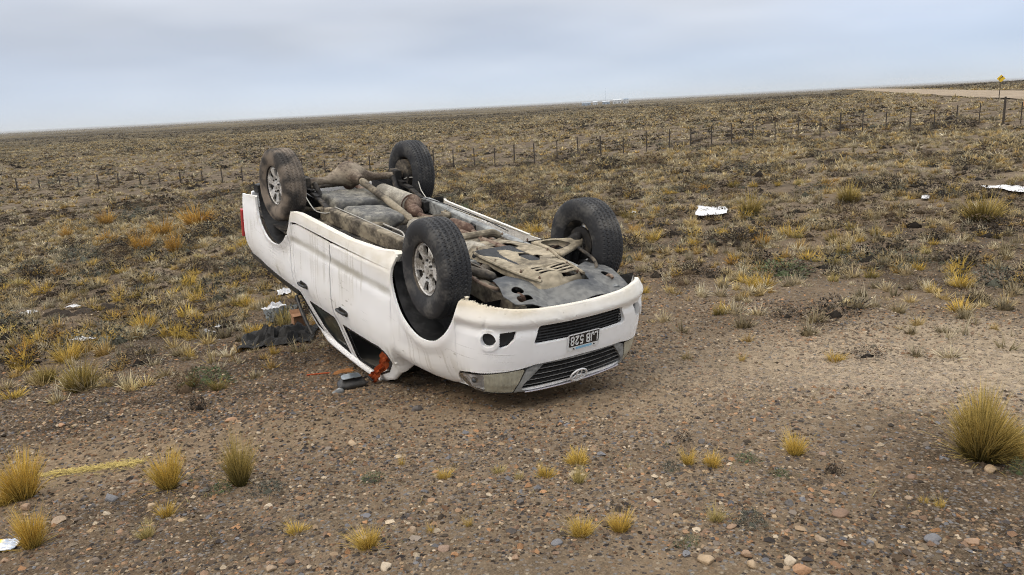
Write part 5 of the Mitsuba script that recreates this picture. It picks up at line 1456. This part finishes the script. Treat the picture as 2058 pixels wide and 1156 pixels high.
mat_diffuse('mat_white_scrap', lambda p, n, uv: mix((.60, .61, .63), (.46, .46, .46), fbm(p.x * 14, p.y * 14, p.z * 14, 3)), .6, .4)
mat_diffuse('mat_black_cloth', lambda p, n, uv: mix((.012, .012, .013), (.04, .039, .037), fbm(p.x * 18, p.y * 18, p.z * 18, 3)), .8, .3)
mat_diffuse('mat_dark_tarp', lambda p, n, uv: mix((.03, .034, .035), (.10, .108, .105), fbm(p.x * 22, p.y * 22, p.z * 22, 3)), .5, .4)
mat_diffuse('mat_orange_cloth', lambda p, n, uv: mix((.44, .095, .022), (.30, .055, .016), fbm(p.x * 30, p.y * 30, p.z * 30, 3)), .75, .3)
mat_diffuse('mat_dull_orange', (.26, .12, .045), .9, .2)
mat_diffuse('mat_cardboard', lambda p, n, uv: mix((.24, .13, .075), (.31, .175, .10), fbm(p.x * 25, p.y * 25, p.z * 25, 3)), .85, .2)
mat_diffuse('mat_dark_soil', lambda p, n, uv: mix((.022, .018, .015), (.062, .05, .04), fbm(p.x * 20, p.y * 20, p.z * 20, 4)), .95, .1)


W = 'mat_white_scrap'


def drop(name, u, v_, wpx, lpx, amp, mat, label, category, seed, rot=0.0, lift=.02, f=2.2, tilt=0.0):
    P, r = pix(u, v_, ground_z)
    k = r / FOC
    dep = lpx * k
    sh = .95 if name == 'plastic_sheet' else .76 if mat == W else 1.0
    m = cloth(wpx * k * sh, dep * sh, amp * (.45 if name == 'plastic_sheet' else 1.2 if mat == W else 1), f, seed)
    M = trimesh.transformations
    m.apply_transform(M.translation_matrix([P[0], P[1], 0]) @ M.rotation_matrix(rot - math.atan2(P[0], P[1]), [0, 0, 1]) @ M.rotation_matrix(tilt, [1, 0, 0]))
    m.vertices[:, 2] += ground_z(m.vertices[:, 0], m.vertices[:, 1]) + lift
    key = uniq(name)
    scene[key] = mikit.ply(m, mat, smooth=40)
    tag(key, label, category)
    return P, r


W = 'mat_white_scrap'
drop('plastic_sheet', 1430, 433, 64, 150, .16, W, 'large white plastic sheet lying beside the tall olive tussock', 'plastic sheet', 3, lift=.11)
drop('plastic_scrap', 1273, 430, 13, 30, .07, W, 'small white scrap behind the right front wheel', 'scrap', 4, lift=.04)
drop('plastic_scrap', 1860, 402, 16, 40, .09, W, 'small white scrap in the far right field', 'scrap', 5, lift=.06)
drop('plastic_sheet', 2032, 384, 44, 110, .20, W, 'white plastic sheet near the far right edge', 'plastic sheet', 6, .5, lift=.08)
drop('plastic_scrap', 1958, 441, 9, 26, .06, W, 'tiny white scrap at the foot of the large domed tussock', 'scrap', 7, lift=.05)
drop('plastic_scrap', 60, 632, 28, 34, .06, W, 'white scrap left of the dark soil mound', 'scrap', 8, .3, lift=.03)
drop('plastic_scrap', 149, 622, 20, 30, .07, W, 'white scrap lying on the dark soil mound', 'scrap', 9, .6, lift=.06)
drop('plastic_scrap', 168, 686, 36, 50, .08, W, 'white bag shaped scrap between two low tussocks', 'scrap', 10, .7, lift=.03)
drop('plastic_scrap', 42, 733, 26, 24, .02, W, 'faint flat white scrap near the left edge', 'scrap', 11, lift=.012)
drop('plastic_scrap', 438, 659, 14, 24, .05, W, 'white scrap, upper of three small ones left of the black heap', 'scrap', 12, lift=.02)
drop('plastic_scrap', 415, 668, 14, 20, .04, W, 'white scrap, leftmost of three small ones', 'scrap', 13, lift=.02)
drop('plastic_scrap', 430, 672, 9, 16, .03, W, 'white scrap, lowest of three small ones', 'scrap', 14, lift=.02)
drop('plastic_scrap', 520, 615, 16, 22, .04, W, 'flat white scrap left of the dark tarpaulin', 'scrap', 15, lift=.02)
drop('plastic_scrap', 520, 583, 16, 20, .03, W, 'small white scrap above the flat one', 'scrap', 16, lift=.02)
drop('white_bag', 571, 592, 32, 60, .16, W, 'white bag lying under the edge of the truck bed', 'bag', 17, lift=.03)
drop('soil_mound', 168, 628, 200, 130, .34, 'mat_dark_soil', 'long mound of dark churned soil on the left plain', 'soil mound', 18, .12, lift=-.07, f=2.6)
drop('dark_tarpaulin', 568, 640, 66, 140, .42, 'mat_dark_tarp', 'crumpled grey tarpaulin beside the cab', 'tarpaulin', 19, lift=.03, f=3.2)
drop('black_heap', 570, 684, 140, 180, .36, 'mat_black_cloth', 'black crumpled cloth heap beside the cab window', 'cloth', 20, -.2, lift=.01, f=3.4)
drop('white_bag', 556, 655, 52, 60, .12, W, 'torn white bag lying on the black heap', 'bag', 21, .2, lift=.26, f=3)
drop('orange_cloth', 690, 748, 40, 22, .02, 'mat_dull_orange', 'thin orange cloth strip on the ground beside the cab', 'cloth', 22, .1, lift=.006)
# orange rod on the ground
A, _ = pix(617, 756, ground_z)
Bp, _ = pix(664, 752, ground_z)
scene['orange_rod'] = mikit.ply(tube([A + [0, 0, .012], Bp + [0, 0, .015]], .007, 8), 'mat_orange_cloth', smooth=40)
tag('orange_rod', 'thin orange rod lying on the soil left of the wing mirror', 'rod')
# cardboard box behind the cab
P, r = pix(602, 662, ground_z)
M = trimesh.transformations
bxm = cat(rbox((-.10, -.09, 0), (.10, .09, .26), .006, 6), hull([(-.10, -.09, .255), (.10, -.09, .255), (-.12, -.17, .30), (.11, -.17, .31)], .004, 6), hull([(-.10, .09, .255), (.10, .09, .255), (-.10, .15, .31), (.10, .16, .30)], .004, 6))
bxm.apply_scale(.8)
bxm.apply_transform(M.translation_matrix([P[0], P[1], float(ground_z(P[0], P[1])) - .01]) @ M.rotation_matrix(.5, [0, 0, 1]) @ M.rotation_matrix(.12, [1, 0, 0]))
scene['cardboard_box'] = mikit.ply(bxm, 'mat_cardboard', smooth=30)
tag('cardboard_box', 'small brown cardboard box standing between the black heap and the cab', 'box')
# loose strip of trim behind the cab
a_, b_ = to_world((-2.70, .83, 1.36)), to_world((-2.36, .80, 1.68))
m_ = (a_ + b_) / 2 + [-.015, 0, .01]
scene['trim_strip'] = mikit.ply(tube([a_, m_, b_], [.018, .022, .016], 8, 20), 'mat_trim', smooth=50)
tag('trim_strip', 'torn black trim strip hanging down behind the cab', 'trim strip')
# wing mirror torn off
P, r = pix(708, 781, ground_z)
MK2 = 'wing_mirror'
MM = M.translation_matrix([P[0], P[1], float(ground_z(P[0], P[1]))]) @ M.rotation_matrix(.45, [0, 0, 1])
hs = hull([(-.10, -.03, .035), (.10, -.02, .035), (-.09, .06, .04), (.09, .07, .04), (-.06, .02, .085), (.07, .03, .085)], [.03, .03, .03, .03, .025, .025], 14)
scene[f'{MK2}__housing'] = mikit.ply(tm(hs).apply_transform(MM), 'mat_trim', smooth=50)
gl = plate(rnd(sg.box(-.085, -.055, .085, .045), .03), .004, .03, lambda a, b, c: np.stack([a, b + .01, .118 - .25 * (b + .02) * 0 + .10 * b - .9 * a * a + c], -1))
scene['mat_mirror'] = {'type': 'twosided', 'b': {'type': 'principled', 'base_color': rgb(.62, .72, .80), 'metallic': .85, 'roughness': .16}}
scene[f'{MK2}__glass'] = mikit.ply(gl.apply_transform(MM), 'mat_mirror', smooth=50)
scene[f'{MK2}__foot'] = mikit.ply(tm(hull([(-.13, -.06, .025), (-.18, -.10, .02), (-.12, -.10, .03)], .025, 10)).apply_transform(MM), 'mat_frame_grey', smooth=50)
scene[f'{MK2}__cable'] = mikit.ply(tube([(.10, .03, .05), (.16, .06, .06), (.20, .02, .02), (.26, .07, .03)], .010, 8, 20).apply_transform(MM), 'mat_black', smooth=50)
tag(MK2, 'black wing mirror torn off and lying on the gravel before the cab', 'wing mirror')
# orange strap hanging out of the front window
tt = np.linspace(0, 1, 26)
for k in range(1):
    ctr = PchipInterpolator([0, .3, .55, .85, 1], [(-1.03, .62, 1.41), (-.99, .665, 1.48), (-1.02, .705, 1.55), (-1.06, .725, 1.63), (-1.085, .72, 1.675)])(tt)
    wd = .075 - .035 * np.sin(tt * 2.6) + .018 * np.sin(tt * 17)
    rows = []
    for s_ in np.linspace(-1, 1, 11):
        fold = .030 * np.sin(s_ * 7 + tt * 9) + .012 * np.sin(s_ * 17 + tt * 21)
        rows.append(ctr + np.stack([s_ * wd, fold, .012 * np.cos(s_ * 9 + tt * 5)], -1))
    Vr = np.stack(rows, 1)
    V2 = np.concatenate([Vr.reshape(-1, 3), (Vr + [.004, -.004, .004]).reshape(-1, 3)])
    n_, k_ = Vr.shape[:2]
    i, j = np.meshgrid(np.arange(n_ - 1), np.arange(k_ - 1), indexing='ij')
    c = i * k_ + j
    q = np.stack([c, c + k_, c + k_ + 1, c + 1], -1).reshape(-1, 4)
    F = np.vstack([q[:, [0, 1, 2]], q[:, [0, 2, 3]]])
    scene['orange_strap'] = mikit.ply((V2, np.vstack([F, F[:, ::-1] + n_ * k_])), 'mat_orange_cloth', smooth=60, to_world=TCAR)
tag('orange_strap', 'crumpled orange cloth hanging out of the broken front window', 'cloth')
# printed wrapper at the left edge
P, r = pix(16, 1102, ground_z)
k = r / FOC
m = cloth(58 * k, 50 * k, .03, 2.0, 31)
m.apply_translation([P[0] - .02, P[1], 0])
m.vertices[:, 2] += ground_z(m.vertices[:, 0], m.vertices[:, 1]) + .015
x0 = float(P[0] - .02)
mat_diffuse('mat_wrapper', lambda p, n, uv: mix(mix((.72, .73, .74), (.42, .48, .58), sstep(.5, .62, fbm(p.x * 26, p.y * 26, 3.0, 2))), mi.Color3f(.75, .52, .05), sstep(x0 - .005, x0 - .03, p.x)), .4, .5)
scene['printed_wrapper'] = mikit.ply(m, 'mat_wrapper', smooth=40)
tag('printed_wrapper', 'white and yellow plastic wrapper beside the cone shaped tussock', 'wrapper')
